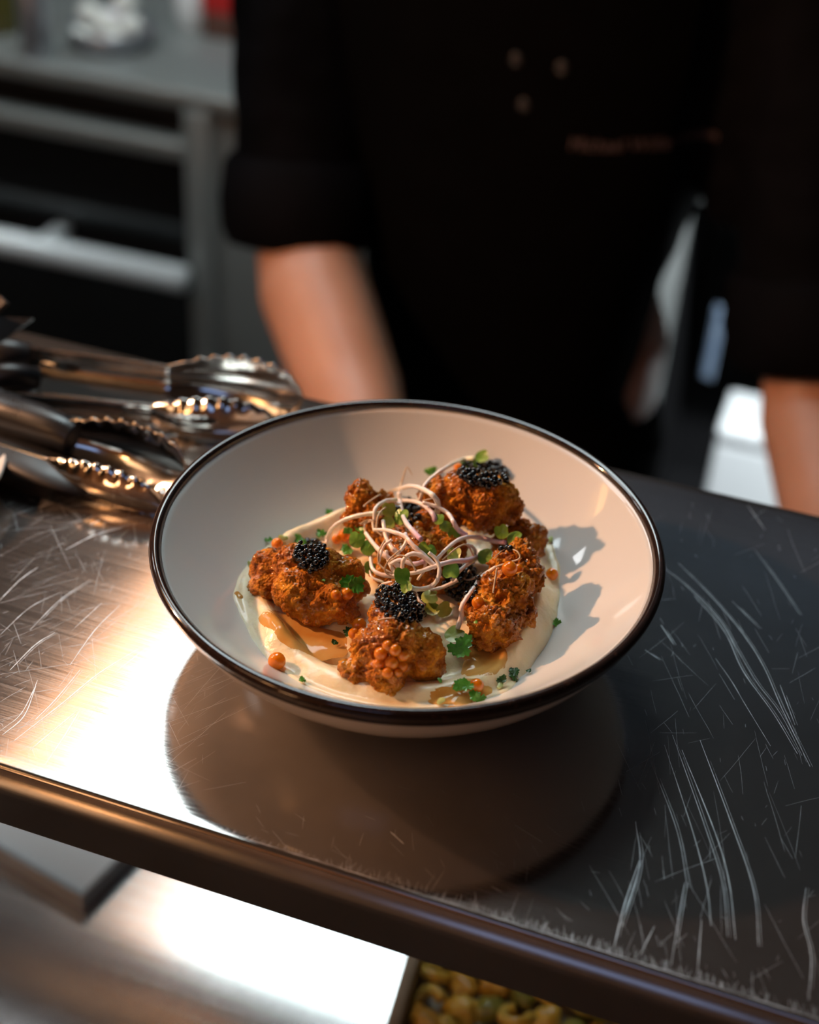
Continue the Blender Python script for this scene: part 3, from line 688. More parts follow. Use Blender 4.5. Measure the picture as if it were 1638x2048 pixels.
for L, l, lf in [([(757, 1062), (748, 1046), (735, 1040), (722, 1047)], 'fine tan root curling out left above the heap', .006), ([(770, 1079), (757, 1105), (760, 1130), (785, 1148)], 'fine tan root bowed round the left of the heap', .016),
                 ([(800, 1100), (778, 1120), (770, 1142), (790, 1157)], 'fine tan root sagging below the hoop', .015), ([(780, 1122), (800, 1111), (818, 1118), (832, 1142)], 'fine pale root crossing the hoop', .019),
                 ([(939, 1140), (929, 1158), (945, 1158), (962, 1146)], 'fine white hooked root over the shaded caviar', .007), ([(994, 1136), (990, 1160), (986, 1186)], 'fine pink root trailing on the right piece', .003),
                 ([(800, 1008), (776, 1012), (757, 1030), (752, 1062)], 'fine cream root looping left of the leaf pair', .013), ([(884, 1120), (915, 1095), (934, 1090), (948, 1112)], 'fine cream root arching right of the centre', .012)]:
    sprout(L, l, lf, 4.2, M_ROOT)
# ================================================================== tongs
M_TONG = M_POLISH
def tong_arm(p0, p1, wpx, out, name, parent, flip=1, scal=9, claw=.45, upv=None):
    """strip from p0 (joint end) to p1 (tip); widens into a scalloped claw; 'out' = hollow side"""
    p0, p1, out = Vector(p0), Vector(p1), Vector(out).normalized(); L = (p1 - p0).length; t = (p1 - p0) / L
    up = out.cross(t).normalized() if upv is None else Vector(upv)
    if up.z < 0: up = -up
    V = []; Fc = []; NU, NV = 90, 12
    for s in (0, 1):
        for i in range(NU + 1):
            u = i / NU; c0 = 1 - claw
            if u < c0: hw = wpx * .42 * (1 + .12 * u)
            else:
                k = (u - c0) / claw; hw = wpx * (.47 + .53 * math.sin(min(k / .55, 1) * math.pi / 2)) * math.sqrt(max(1 - max((k - .55) / .45, 0) ** 2.4, .0))
            k = max((u - c0) / claw, 0); hollow = .16 * wpx + wpx * .42 * math.sin(math.pi * min(k, 1) ** .8) * (k > 0)
            sc = 1 + (.055 * math.cos(k * scal * 2 * math.pi) if 0.12 < k < .97 else 0)
            for j in range(NV + 1):
                v = -1 + 2 * j / NV
                P = p0 + t * (u * L) + up * (v * hw * (sc if abs(v) > .8 else 1)) - out * (hollow * (1 - v * v)) + out * (s * .0011)
                V.append(P)
    m = (NU + 1) * (NV + 1)
    for s in (0, 1):
        for i in range(NU):
            for j in range(NV):
                a = s * m + i * (NV + 1) + j; q = (a, a + 1, a + NV + 2, a + NV + 1); Fc.append(q if s else q[::-1])
    for i in range(NU):
        for j in (0, NV):
            a = i * (NV + 1) + j; Fc.append((a, a + NV + 1, a + NV + 1 + m, a + m))
    return mk(name, (V, Fc), M_TONG, parent)
t1 = thing('serving_tongs', PZ(200, 760, 0), 'polished steel tongs with scalloped claws lying along the back of the shelf', 'tongs')
tong_arm(PZ(20, 716, .018), PZ(606, 800, .020), .0200, (.1, -1, .25), 'arm', t1)
tong_arm(PZ(10, 800, .010), PZ(560, 858, .012), .0165, (-.1, 1, .1), 'arm', t1)
mk('spring_joint', tube([PZ(-40, 735, .012), PZ(-44, 800, .012)], .008, 16), M_TONG, t1)
t2 = thing('serving_tongs', PZ(240, 900, 0), 'dark steel tongs with a wavy claw edge touching the left of the bowl', 'tongs')
tong_arm(PZ(-30, 830, .022), PZ(372, 948, .018), .0185, (-.25, -1, .45), 'arm', t2, claw=.62)
tong_arm(PZ(-40, 890, .012), PZ(330, 1010, .008), .0145, (.25, 1, .2), 'arm', t2, claw=.62)
hp = [PZ(-60, 812, .020), PZ(40, 838, .022), PZ(112, 862, .022), PZ(150, 880, .020)]
mk('grip', tube(spline(hp, 6), [.013 - .004 * (i / 18) for i in range(19)], 16), M_PLASTIC, t2, label='black plastic grip')

# black plastic utensils at the left edge
def blade(px_pts, z_list, th, name, label, cat):
    P = [PZ(x, y, z) for (x, y), z in zip(px_pts, z_list)]; n = (P[1] - P[0]).cross(P[2] - P[0]).normalized()
    P = P[:3] + [CP + ray(x, y) * ((P[0] - CP).dot(n) / ray(x, y).dot(n)) for x, y in px_pts[3:]]
    if n.z < 0: n = -n
    k = len(P); V = P + [p - n * th for p in P]
    Fc = [tuple(range(k)), tuple(range(2 * k - 1, k - 1, -1))] + [(i, (i + 1) % k, k + (i + 1) % k, k + i) for i in range(k)]
    return mk(name, (V, Fc), M_PLASTIC, smooth=False, label=label, cat=cat)
blade([(0, 633), (66, 636), (0, 682), (-90, 730), (-110, 632)], [.052, .0515, .043, 0, 0], .003, 'plastic_scraper', 'black plastic scraper with a pointed corner catching pale light', 'scraper')
blade([(-5, 588), (12, 604), (-8, 622), (-80, 640), (-90, 590)], [.072, .0715, .066, 0, 0], .003, 'plastic_scraper', 'black scraper corner just showing at the left edge above another', 'scraper')
def handle(pts, r, label, name='utensil_handle', cat='utensil', flat=.6):
    v, f = tube(spline(pts, 6), r, 14); return mk(name, (v, f), M_PLASTIC, label=label, cat=cat)
handle([PZ(-60, 700, .020), PZ(10, 706, .022), PZ(56, 716, .018)], .0085, 'black handle end resting on the tongs at the left edge')
handle([PZ(-60, 760, .024), PZ(20, 752, .026), PZ(70, 760, .020)], .0075, 'black handle lying across the tongs, lower of the two')
# long dark spatula in front of the dark tongs
def spatula():
    ax = [(-70, 850, .012), (30, 885, .013), (110, 922, .012), (170, 948, .009), (208, 968, .004)]; P = [PZ(x, y, z) for x, y, z in ax]; S_ = spline(P, 6)
    V = []; Fc = []; n = 12
    for i, p in enumerate(S_):
        k = i / (len(S_) - 1); t = (S_[min(i + 1, len(S_) - 1)] - S_[max(i - 1, 0)]).normalized(); side = t.cross(Vector((0, 0, 1))).normalized(); u = side.cross(t)
        w = .016 * math.sqrt(max(1 - k ** 3, .002)); h = .0055 * (1 - .7 * k)
        for j in range(n):
            a = 2 * math.pi * j / n; V.append(p + side * (w * math.cos(a) + .006) + u * (h * math.sin(a)))
    for i in range(len(S_) - 1):
        for j in range(n):
            q = (j + 1) % n; Fc.append((i * n + j, i * n + q, (i + 1) * n + q, (i + 1) * n + j))
    Fc.append(tuple(range(n - 1, -1, -1))); m = (len(S_) - 1) * n; Fc.append(tuple(range(m, m + n)))
    return V, Fc
mk('plastic_spatula', spatula(), M_PLASTIC, label='pointed black plastic spatula lying in front of the dark tongs', cat='spatula')
# pale dish at the left frame edge
dc = PZ(16, 942, .016) + Vector((-.076, -.026, 0)); dc.z = 0
dp = [(.001, .004), (.045, .004), (.060, .008), (.072, .0145), (.0765, .0165), (.078, .0158), (.0775, .0145), (.066, .0075), (.050, .0022), (.047, 0), (.044, 0), (.043, .0015), (.001, .0015)]
mk('dish', lathe(dp, 72, c=dc), M_GLAZE, label='pale dish edge at the left of the shelf', cat='dish')

# ================================================================== things on the low counter
ty = thing('white_tray', PZ(60, 1735, WZ), 'white rectangular tray corner on the low counter under the shelf', 'tray')
cA, cB, cC = PZ(165, 1800, WZ + .012), PZ(240, 1725, WZ + .012), PZ(-20, 1700, WZ + .012)
e1 = (cB - cA).normalized(); e2 = (cC - cA).normalized(); a_ = math.atan2(e1.y, e1.x)
MT = Matrix.Translation(Vector((cA.x, cA.y, 0))) @ Matrix.Rotation(a_, 4, 'Z')
mk('tray_base', xform(box(.002, .26, .002, .18, WZ, WZ + .008, .002), MT), M_WHITEPL, ty)
M_GREYPL = mat('grey_plastic', (.34, .37, .38), .45)
for bx in ((0, .262, 0, .004), (0, .262, .178, .182), (0, .004, .004, .178), (.258, .262, .004, .178)):
    mk('tray_rim', xform(box(*bx, WZ, WZ + .014, .001), MT), M_GREYPL, ty)
# pan of yellow food
M_PAN = mat('parchment', (.36, .27, .17), .6, col2=(.44, .34, .22), nscale=30)
pz = WZ + .035; q0, q1 = PZ(812, 1912, pz), PZ(772, 2048, pz); pd = (q0 - q1).normalized(); pa = math.atan2(pd.y, pd.x) - math.pi / 2
MP = Matrix.Translation(Vector((q1.x, q1.y, 0)) - pd * .1) @ Matrix.Rotation(pa, 4, 'Z')
pan = thing('food_pan', MP.translation.xy.to_3d() + Vector((0, 0, WZ)), 'shallow brown-edged pan of yellow food on the low counter', 'pan')
mk('pan_base', xform(box(0, .235, 0, .21, WZ, WZ + .006), MP), M_PAN, pan, smooth=False)
for bx in ((0, .008, 0, .21), (.227, .235, 0, .21), (.008, .227, 0, .008), (.008, .227, .202, .21)):
    mk('pan_side', xform(box(*bx, WZ + .002, pz, .002), MP), M_PAN, pan)
M_YEL = [mat('yellow_food', (.80, .46, .04), .35, col2=(.90, .62, .12), nscale=120, Coat_Weight=.3), mat('golden_food', (.62, .28, .02), .35, col2=(.78, .44, .06), nscale=120, Coat_Weight=.3), mat('olive_food', (.20, .22, .03), .4, col2=(.42, .34, .06), nscale=150, Coat_Weight=.3)]
def chunk(seed):
    v, f = ball((0, 0, 0), (.011, .009, .007), 3); return [p * (1 + .35 * noise.noise(p * 160 + Vector((seed * 5, 0, 0)))) for p in v], f
def ringp():
    pts = [(.008 * math.cos(a), .008 * math.sin(a), 0) for a in [4.6 * k / 16 for k in range(17)]]; return tube(pts, [.0036] * 17, 10)
PIECES = [mesh_of(*chunk(1), M_YEL[0]), mesh_of(*chunk(2), M_YEL[1]), mesh_of(*ringp(), M_YEL[0]), mesh_of(*chunk(3), M_YEL[2]), mesh_of(*ringp(), M_YEL[1])]
PN = [('yellow_chunk', 'lumpy bright yellow food chunk in the pan below the shelf'), ('golden_chunk', 'lumpy golden-brown food chunk in the pan below the shelf'), ('yellow_curl', 'curled bright yellow food piece in the pan below the shelf'), ('olive_chunk', 'olive-green food chunk in the pan below the shelf'), ('golden_curl', 'curled golden-brown food piece in the pan below the shelf')]
rf = random.Random(4)
for i in range(13):
    for j in range(10):
        k = rf.choices(range(5), [5, 4, 4, 2, 2])[0]
        q = MP @ Vector((.019 + i * .0165 + rf.uniform(-.003, .003), .019 + j * .0190 + rf.uniform(-.003, .003), 0)); q.z = WZ + .014 + rf.uniform(0, .012)
        o = place(PN[k][0], PIECES[k], q); o.rotation_euler = (rf.uniform(-.6, .6), rf.uniform(-.6, .6), rf.uniform(0, 6.28)); tag(o, PN[k][1], 'food', PN[k][0].replace('_', ' ') + 's in the pan')

# ================================================================== back kitchen unit
BY = 1.32
bu = thing('kitchen_unit', (-.6, 1.7, FZ), 'dark steel refrigerator counter behind the person on the left', 'cabinet')
BX0, BX1 = -2.0, -.62
o = mk('countertop', box(BX0, BX1 + 0, BY, 2.2, -.325, -.30, .004), M_KITCH, bu); planar_uv(o)
mk('body', box(BX0, BX1, BY + .06, 2.18, FZ + .08, -.325), M_BLACKPANEL, bu, smooth=False)
mk('drawer_front', box(BX0, -.795, BY + .035, BY + .06, -.56, -.42), M_BLACKGLASS, bu, smooth=False)
mk('drawer_front', box(BX0, -.795, BY + .035, BY + .06, -.82, -.62), M_BLACKGLASS, bu, smooth=False)
mk('drawer_front', box(BX0, -.795, BY + .035, BY + .06, FZ + .1, -.83), M_BLACKGLASS, bu, smooth=False)
mk('rail', box(BX0, -.792, BY - .004, BY + .04, -.406, -.378, .006, 3), M_KITCH, bu)
M_RAIL = mat('bright_steel', (.88, .91, .92), .40, .2)
hb = mk('handle_bar', tube([(BX0, BY - .03, -.592), (-.785, BY - .03, -.584)], .0200, 20), M_RAIL, bu)
for x in (-1.04, -1.6): mk('handle_bracket', box(x - .012, x + .012, BY - .03, BY + .05, -.605, -.575, .003), M_RAIL, hb)
mk('side_post', box(-.792, -.75, BY - .002, BY + .06, FZ + .08, -.325, .004), M_KITCH, bu)
mk('side_panel', box(-.75, BX1, BY + .012, BY + .06, FZ + .08, -.325, .003), M_KITCH, bu)
mk('plinth', box(BX0 + .02, BX1 - .02, BY + .10, 2.16, FZ, FZ + .08), M_BLACKPANEL, bu, smooth=False)
# right unit seen between torso and arm
ru = thing('steel_cupboard', (-.2, 1.7, FZ), 'steel cupboard with an open dark bay seen between torso and arm', 'cabinet')
mk('countertop', box(-.60, .9, BY, 2.2, -.325, -.30, .004), M_KITCH, ru)
mk('door', box(-.58, -.045, BY + .006, BY + .03, FZ + .1, -.33, .003), M_KITCH, ru)
mk('back_panel', box(-.045, .9, BY + .40, BY + .42, FZ + .08, -.325), M_BLACKPANEL, ru, smooth=False)
mk('side_panel', box(-.60, -.045, BY + .032, 2.18, FZ + .08, -.325), M_BLACKPANEL, ru, smooth=False)
mk('bay_shelf', box(-.044, .9, BY + .02, BY + .40, -1.02, -1.00), M_BLACKPANEL, ru, smooth=False)
mk('side_panel', box(.88, .9, BY + .01, BY + .4, FZ + .08, -.325), M_KITCH, ru, smooth=False)
mk('plinth', box(-.58, .88, BY + .05, 2.16, FZ, FZ + .08), M_BLACKPANEL, ru, smooth=False)
wb = thing('white_bin', (.30, 1.27, FZ), 'bright white lidded bin standing in front of the cupboard at right', 'bin')
mk('bin_body', box(.056, .50, 1.19, 1.30, FZ, -.602, .006), M_WHITEPL, wb)
mk('lid', box(.055, .501, 1.189, 1.302, -.600, -.577, .006), M_WHITEPL, wb)
M_BLUE = mat('blue_cloth', (.22, .30, .42), .8, col2=(.30, .38, .48), nscale=30)
M_PINK = mat('pinkish_cloth', (.36, .30, .30), .8, col2=(.42, .36, .36), nscale=30)
def hang(px0, px1, m, label, name):
    (x0, y0), (x1, y1) = px0, px1; a, b = PY(x0, y0, BY - .012), PY(x1, y1, BY - .012); V = []; Fc = []; nx, nz = 14, 12
    for s in (0, 1):
        for i in range(nx + 1):
            for j in range(nz + 1):
                u, w = i / nx, j / nz; V.append(Vector((a.x + (b.x - a.x) * u, BY - .012 - s * .004 + .004 * math.sin(u * 12), a.z + (b.z - a.z) * w)))
    m0 = (nx + 1) * (nz + 1)
    for s in (0, 1):
        for i in range(nx):
            for j in range(nz):
                q = s * m0 + i * (nz + 1) + j; f = (q, q + 1, q + nz + 2, q + nz + 1); Fc.append(f if s else f[::-1])
    return mk(name, (V, Fc), m, label=label, cat='cloth')
hang((1432, 610), (1425, 755), M_BLUE, 'blue-grey cloth hanging in the dark bay', 'hanging_cloth')
def bottle(px, py, z, r, h, m, label, name='bottle', cat='bottle', neck=.4):
    c = PZ(px, py, z); return mk(name, lathe([(.0005, 0), (r * .92, 0), (r, .006), (r, h * .62), (r * .75, h * .72), (r * neck, h * .80), (r * neck, h), (.0005, h)], 40, c=c), m, label=label, cat=cat)
M_GREYB = mat('grey_steel_pot', (.45, .46, .50), .3, .8); M_RED = mat('red_card', (.55, .015, .015), .5); M_BROWNB = mat('brown_box', (.12, .05, .035), .6); M_PURP = mat('purple_card', (.10, .03, .22), .5)
bottle(75, 112, -.30, .022, .16, M_GREYB, 'grey metal flask at the left of the back counter', 'flask', 'flask')
bottle(385, 52, -.30, .026, .09, M_WHITEPL, 'small pale jar behind the pile on the back counter', 'jar', 'jar', .8)
mr = mat('olive_glass', (.10, .09, .02), .2)
bottle(6, 60, -.30, .03, .16, mr, 'dark olive bottle at the far left of the back counter')
rbx = PZ(447, 80, -.30); rd = thing('carton', rbx, 'red carton with a brown base on the back counter', 'carton')
mk('base', box(rbx.x - .036, rbx.x + .036, rbx.y, rbx.y + .08, -.30, -.262, .002), M_BROWNB, rd); mk('band', box(rbx.x - .036, rbx.x + .036, rbx.y, rbx.y + .08, -.262, -.225, .002), M_RED, rd); mk('top', box(rbx.x - .036, rbx.x + .036, rbx.y, rbx.y + .08, -.225, -.19, .002), M_PURP, rd)
gb = PZ(226, 92, -.30)
mk('steel_dish', lathe([(.0005, .004), (.05, .004), (.062, .020), (.066, .034), (.067, .034), (.064, .018), (.052, 0), (.0005, 0)], 64, c=gb), M_GREYB, label='low steel dish holding pale rounds on the back counter', cat='dish')
M_PALEB = mat('pale_ball', (.86, .86, .80), .25, Coat_Weight=.5)
for px, py, dz, l in [(180, 25, .045, 'upper left'), (250, 5, .050, 'topmost'), (212, 48, .030, 'middle'), (262, 52, .028, 'rightmost'), (165, 70, .020, 'leftmost'), (185, 85, .016, 'lower left'), (235, 78, .014, 'lower right')]:
    c = PY(px, py, gb.y - .01 + dz * .3); mk('pale_round', ball(c, (.019, .019, .017), 3), M_PALEB, label=l + ' of the pale round pieces in the steel dish on the back counter', cat='food', group='pale rounds in the steel dish')
sr = PY(1238, 905, BY - .02); mk('red_label', box(sr.x - .016, sr.x + .004, BY + .0, BY + .005, sr.z - .02, sr.z + .03), M_RED, smooth=False, label='small red label on the cupboard front above the shelf edge', cat='label')
mk('grey_plate', box(sr.x + .010, sr.x + .038, BY + .0, BY + .005, sr.z - .02, sr.z + .03), M_GREYPL, smooth=False, label='small grey plate beside the red label on the cupboard', cat='plate')

# ================================================================== the person
M_SKIN = mat('skin', (.40, .20, .125), .45, col2=(.46, .24, .16), nscale=14, bump=(300, .12, .0006), Subsurface_Weight=.25, Subsurface_Radius=(.012, .004, .002), Subsurface_Scale=.6)
M_JACKET = mat('black_jacket', (.0012, .0012, .0018), .8, col2=(.002, .002, .0032), nscale=20, bump=(60, .3, .003), Specular_IOR_Level=.06)
M_APRON = mat('black_apron', (.0009, .0009, .0011), .9, col2=(.0013, .0013, .0016), nscale=30, Specular_IOR_Level=.04)
M_HAIR = mat('dark_hair', (.02, .012, .008), .5, bump=(400, .4, .002), stretch=(1, 1, .1))
TX, TYC = -.165, .86
armR = [(-.370, .85, .235), (-.388, .82, .06), (-.368, .755, -.170), (-.330, .70, -.225), (-.256, .615, -.280), (-.19, .52, -.298)]
armL = [(.055, .86, .235), (.100, .83, .05), (.150, .765, -.190), (.168, .715, -.255), (.202, .61, -.292), (.208, .53, -.300)]
def hand(w, d, side):
    """palm and five fingers from wrist w along d (flat on the counter)"""
    w, d = Vector(w), Vector(d).normalized(); s = Vector((0, 0, 1)).cross(d).normalized() * side; up = Vector((0, 0, 1)); parts = []
    palm = w + d * .05
    parts.append(limb([w, w + d * .045 + s * .018, w + d * .085 + s * .022], [.024, .018, .012])); parts.append(limb([w, w + d * .045 - s * .014, w + d * .085 - s * .020], [.024, .018, .012]))
    for k, (o, L) in enumerate(((.029, .062), (.010, .074), (-.010, .070), (-.028, .054))):
        b = w + d * .082 + s * o; m = b + d * L * .45 + up * .006; e = b + d * L - up * .006; parts.append(limb([b - d * .03, b, m, e], [.011, .0095, .0088, .0075], 10))
    tb = w + d * .025 + s * .026; parts.append(limb([tb, tb + d * .028 + s * .022, tb + d * .055 + s * .030 - up * .004], [.014, .011, .009], 10))
    return parts
parts = []
parts.append(loft([(TX, .87, -.34, .15, .10, .9), (TX, .87, -.20, .15, .10, .9), (TX, .86, 0, .17, .105, .9), (TX, .86, .15, .18, .105, .9), (TX, .865, .25, .17, .085, .9), (TX, .87, .31, .08, .06, 1), (TX, .86, .34, .055, .055, 1), (TX, .85, .40, .052, .055, 1)]))
HC = Vector((TX, .82, .505))
parts.append(ball(HC, (.075, .095, .115), 3)); parts.append(ball(HC + Vector((0, -.03, -.06)), (.055, .065, .065), 3))
parts.append(limb([HC + Vector((0, -.088, .02)), HC + Vector((0, -.112, -.018))], [.010, .014]))
for s in (-1, 1):
    parts.append(ball(HC + Vector((s * .077, .005, -.005)), (.010, .020, .032), 2)); parts.append(ball(HC + Vector((s * .030, -.082, .012)), (.014, .012, .009), 2))
parts.append(ball(HC + Vector((0, -.090, -.055)), (.024, .010, .007), 2)); parts.append(ball(HC + Vector((0, -.090, -.067)), (.020, .010, .007), 2))
for A, side in ((armR, -1), (armL, 1)):
    parts.append(limb(A, [.055, .050, .048, .056, .050, .031] if side < 0 else [.055, .050, .048, .053, .046, .030], 18)); d = Vector((.06 * -side, -.10, -.012)); parts += hand(A[-1], d, side)
for s in (-1, 1):
    parts.append(limb([(TX + s * .085, .87, -.30), (TX + s * .10, .86, -.68), (TX + s * .11, .88, -1.06)], [.085, .060, .042], 18)); parts.append(limb([(TX + s * .11, .90, -1.10), (TX + s * .125, .74, -1.12)], [.042, .030], 14))
V, Fc, N = remesh(join(*parts), .006, 5)
V = [Vector((v.x, v.y, max(v.z, FZ))) for v in V]
person = mk('person', (V, Fc), M_SKIN, label='person in a black jacket and apron standing behind the shelf with bare forearms', cat='person')
# jacket with rolled sleeves
jp = [loft([(TX, .87, -.46, .172, .125, .9), (TX, .87, -.40, .168, .122, .9), (TX, .87, -.34, .138, .118, .85), (TX, .865, -.22, .152, .122, .82), (TX, .862, -.10, .180, .128, .80), (TX, .86, .02, .204, .132, .80), (TX, .86, .14, .212, .132, .82), (TX, .865, .23, .210, .110, .9), (TX, .87, .285, .14, .080, .95), (TX, .87, .325, .075, .068, 1)])]
for A, s in ((armR, -1), (armL, 1)):
    a = [Vector(p) for p in A]; jp.append(limb([a[0] - Vector((s * .05, 0, 0)), a[0], a[1], a[2].lerp(a[1], .02)], [.085, .080, .074, .068 if s < 0 else .074], 22))
jp.append(limb([(.045, .845, .10), (.050, .84, -.02), (.052, .825, -.10)], [.075, .062, .035], 18))
V, Fc, N = remesh(join(*jp), .007, 4)
V = [v + n * (.005 * noise.noise(v * 14) + .0025 * noise.noise(v * 40)) for v, n in zip(V, N)]
jk = mk('jacket', (V, Fc), M_JACKET, person); JB = BVHTree.FromPolygons([tuple(v) for v in V], Fc)
for A, s in ((armR, -1), (armL, 1)):
    a1, a2 = Vector(A[1]), Vector(A[2]); t = (a2 - a1).normalized(); r = .074 if s < 0 else .080
    pts = [a2 - t * .055, a2 - t * .045, a2 - t * .01, a2 + t * .020, a2 + t * .032, a2 + t * .026, a2 - t * .0]
    rr = [r * .96, r * 1.06, r * 1.10, r * 1.08, r * .98, r * .86, r * .80]
    v, f = tube(pts, rr, 28, False); mk('cuff', ([q + (q - a2).normalized() * .003 * noise.noise(q * 40) for q in v], f), M_JACKET, jk, label='rolled black sleeve cuff')
# trousers
tp = []
tp.append(loft([(TX, .87, -.56, .165, .115, .9), (TX, .87, -.44, .168, .118, .9), (TX, .87, -.36, .15, .112, .9)]))
for s in (-1, 1): tp.append(limb([(TX + s * .085, .87, -.42), (TX + s * .10, .86, -.70), (TX + s * .11, .885, -1.06)], [.100, .082, .075], 20))
V, Fc, N = remesh(join(*tp), .009, 3); mk('trousers', (V, Fc), M_APRON, person)
for s in (-1, 1):
    v, f, n = remesh(limb([(TX + s * .11, .91, -1.095), (TX + s * .115, .82, -1.10), (TX + s * .125, .735, -1.112)], [.050, .046, .036], 14), .006, 3)
    mk('shoe', ([Vector((q.x, q.y, max(q.z, FZ + .001))) for q in v], f), M_PLASTIC, person)
# apron: front shell over jacket and trousers
def apron():
    V = []; Fc = []; na, nz = 40, 50; zs = [.12 - .86 * j / nz for j in range(nz + 1)]
    def R(z):
        K = [(-.74, .185, .150), (-.46, .180, .136), (-.40, .176, .133), (-.34, .146, .129), (-.22, .160, .132), (-.10, .188, .138), (.02, .21, .141), (.14, .218, .141)]
        for (z0, a0, b0), (z1, a1, b1) in zip(K, K[1:]):
            if z0 <= z <= z1: t = (z - z0) / (z1 - z0); return a0 + (a1 - a0) * t, b0 + (b1 - b0) * t
        return K[0][1:]
    for s in (0, 1):
        for z in zs:
            rx, ry = R(z); w = 1.25 if z < -.25 else (.75 + .5 * max(min((-.02 - z) / .2, 1), 0))
            for i in range(na + 1):
                a = -math.pi / 2 + (i / na * 2 - 1) * w; ca, sa = math.cos(a), math.sin(a); e = 1 + s * .015
                V.append(Vector((TX + rx * e * math.copysign(abs(ca) ** .82, ca), .866 + (ry + .003) * e * math.copysign(abs(sa) ** .82, sa) + .003 * math.sin(a * 9) * (z < -.45), z)))
    m = (nz + 1) * (na + 1)
    for s in (0, 1):
        for j in range(nz):
            for i in range(na):
                q = s * m + j * (na + 1) + i; f = (q, q + 1, q + na + 2, q + na + 1); Fc.append(f if not s else f[::-1])
    return V, Fc
av = apron(); mk('apron', av, M_APRON, person)
V, Fc, N = remesh(join(ball(HC + Vector((0, .022, .030)), (.083, .092, .108), 3)), .007, 2)
mk('hair', ([v for v in V], [f for f in Fc if all((V[i].y > HC.y - .062 and V[i].z > HC.z - .05) or V[i].z > HC.z + .065 for i in f)]), M_HAIR, person)
for s in (-1, 1): mk('eye', ball(HC + Vector((s * .030, -.086, .012)), (.011, .009, .007), 2), mat('eye_white', (.7, .68, .65), .2), person)
AB = BVHTree.FromPolygons([tuple(v) for v in av[0]], av[1])
def front_y(x, z):
    ys = [h[0].y for h in (JB.ray_cast(Vector((x, .2, z)), Vector((0, 1, 0))), AB.ray_cast(Vector((x, .2, z)), Vector((0, 1, 0)))) if h[0] is not None]
    return min(ys) if ys else .73
# stitched lettering on the chest
M_THREAD = mat('pink_thread', (.10, .07, .074), .8)
fc = bpy.data.curves.new('t', 'FONT'); fc.body = 'Michael Willemstan'; fc.size = .0165; fc.space_character = 1.02; fc.shear = .15; fc.extrude = .0003; fc.resolution_u = 3
fo = bpy.data.objects.new('t', fc); COL.objects.link(fo); dg = bpy.context.evaluated_depsgraph_get(); me = fo.evaluated_get(dg).to_mesh()
tv = [v.co.copy() for v in me.vertices]; tf = [tuple(p.vertices) for p in me.polygons]; bpy.data.objects.remove(fo)
w = max(v.x for v in tv); A0, A1 = PY(1148, 284, .745), PY(1418, 314, .745)
V = []
for v in tv:
    k = v.x / w; x = A0.x + (A1.x - A0.x) * k; z = A0.z + (A1.z - A0.z) * k + v.y; V.append(Vector((x, front_y(x, z) - .0016 - v.z, z)))
mk('embroidery', (V, tf), M_THREAD, jk, smooth=False, label='small pink stitched lettering on the chest')
M_BTN = mat('button', (.008, .007, .007), .35)
for px, py in ((1040, 112), (1130, 130), (1055, 203)):
    p = PY(px, py, .73); p.y = front_y(p.x, p.z); mk('button', xform(lathe([(.0003, 0), (.006, 0), (.0065, .001), (.005, .0025), (.0003, .0018)], 20), Matrix.Translation(p) @ Matrix.Rotation(math.pi / 2, 4, 'X')), M_BTN, jk)

# ================================================================== lamps and added fill lights (outside the picture)
M_PANEL = emit('panel_glow', (.80, .96, 1.0), PANEL_L * 1.04); M_STRIP = emit('strip_glow', (1, .50, .25), STRIP_L); M_TUBE = emit('tube_glow', (1, .45, .14), TUBE_L)
hood = thing('extraction_hood', (-.7, .9, 1.3), 'grey steel extraction hood hanging over the kitchen line', 'hood')
M_HOOD = mat('hood_paint', (.50, .47, .45), .6, col2=(.55, .52, .50), nscale=10)
mk('canopy', box(-1.16, -.10, .45, 1.66, 1.33, 1.60, .004), M_HOOD, hood)
def ceiling_panel(x0, x1, y0, y1, z, m, label, name='panel_light'):
    lp = thing(name, ((x0 + x1) / 2, (y0 + y1) / 2, z), label, 'lamp')
    mk('frame', join(box(x0, x1, y0, y0 + .02, z - .03, z - .001), box(x0, x1, y1 - .02, y1, z - .03, z - .001), box(x0, x0 + .02, y0 + .02, y1 - .02, z - .03, z - .001), box(x1 - .02, x1, y0 + .02, y1 - .02, z - .03, z - .001)), M_DARKSTEEL, lp, smooth=False)
    mk('diffuser', box(x0 + .02, x1 - .02, y0 + .02, y1 - .02, z - .028, z - .018), m, lp, smooth=False)
ceiling_panel(-.83, -.24, .52, 1.56, 1.33, M_PANEL, 'cool white light panel set into the hood')
ceiling_panel(-.95, -.84, .50, 1.60, 1.33, M_STRIP, 'warm orange strip lamp beside the white panel', 'warm_strip_lamp')
ceiling_panel(-2.0, -1.4, .30, .90, 1.62, emit('back_left_fill_glow', (.82, .95, 1.0), BACK_FILL_L), 'added cool fill panel over the left of the back kitchen')  # added out of view to brighten the back units
ceiling_panel(-2.0, -1.2, -2.0, -1.2, 1.62, emit('front_fill_glow', (1, .56, .28), FRONT_FILL_L), 'added warm fill panel over the guest side')  # added behind the camera to warm the bowl's outer wall and lip
ceiling_panel(-.4, .5, -2.2, -1.6, 1.62, emit('front_cool_fill_glow', (.38, .55, 1.0), 1.3), 'added dim bluish fill panel at the right of the guest side')  # added to give the right of the shelf lip a navy reflection
gl = thing('added_globe', (-.85, -1.95, FZ), 'added warm glowing globe on a pole on the guest side', 'lamp')  # invented globe, added to warm the tongs and the bowl's front wall
mk('globe', ball((-.85, -1.95, .02), .15, 3), emit('globe_fill_glow', (1, .50, .22), GLOBE_L), gl)
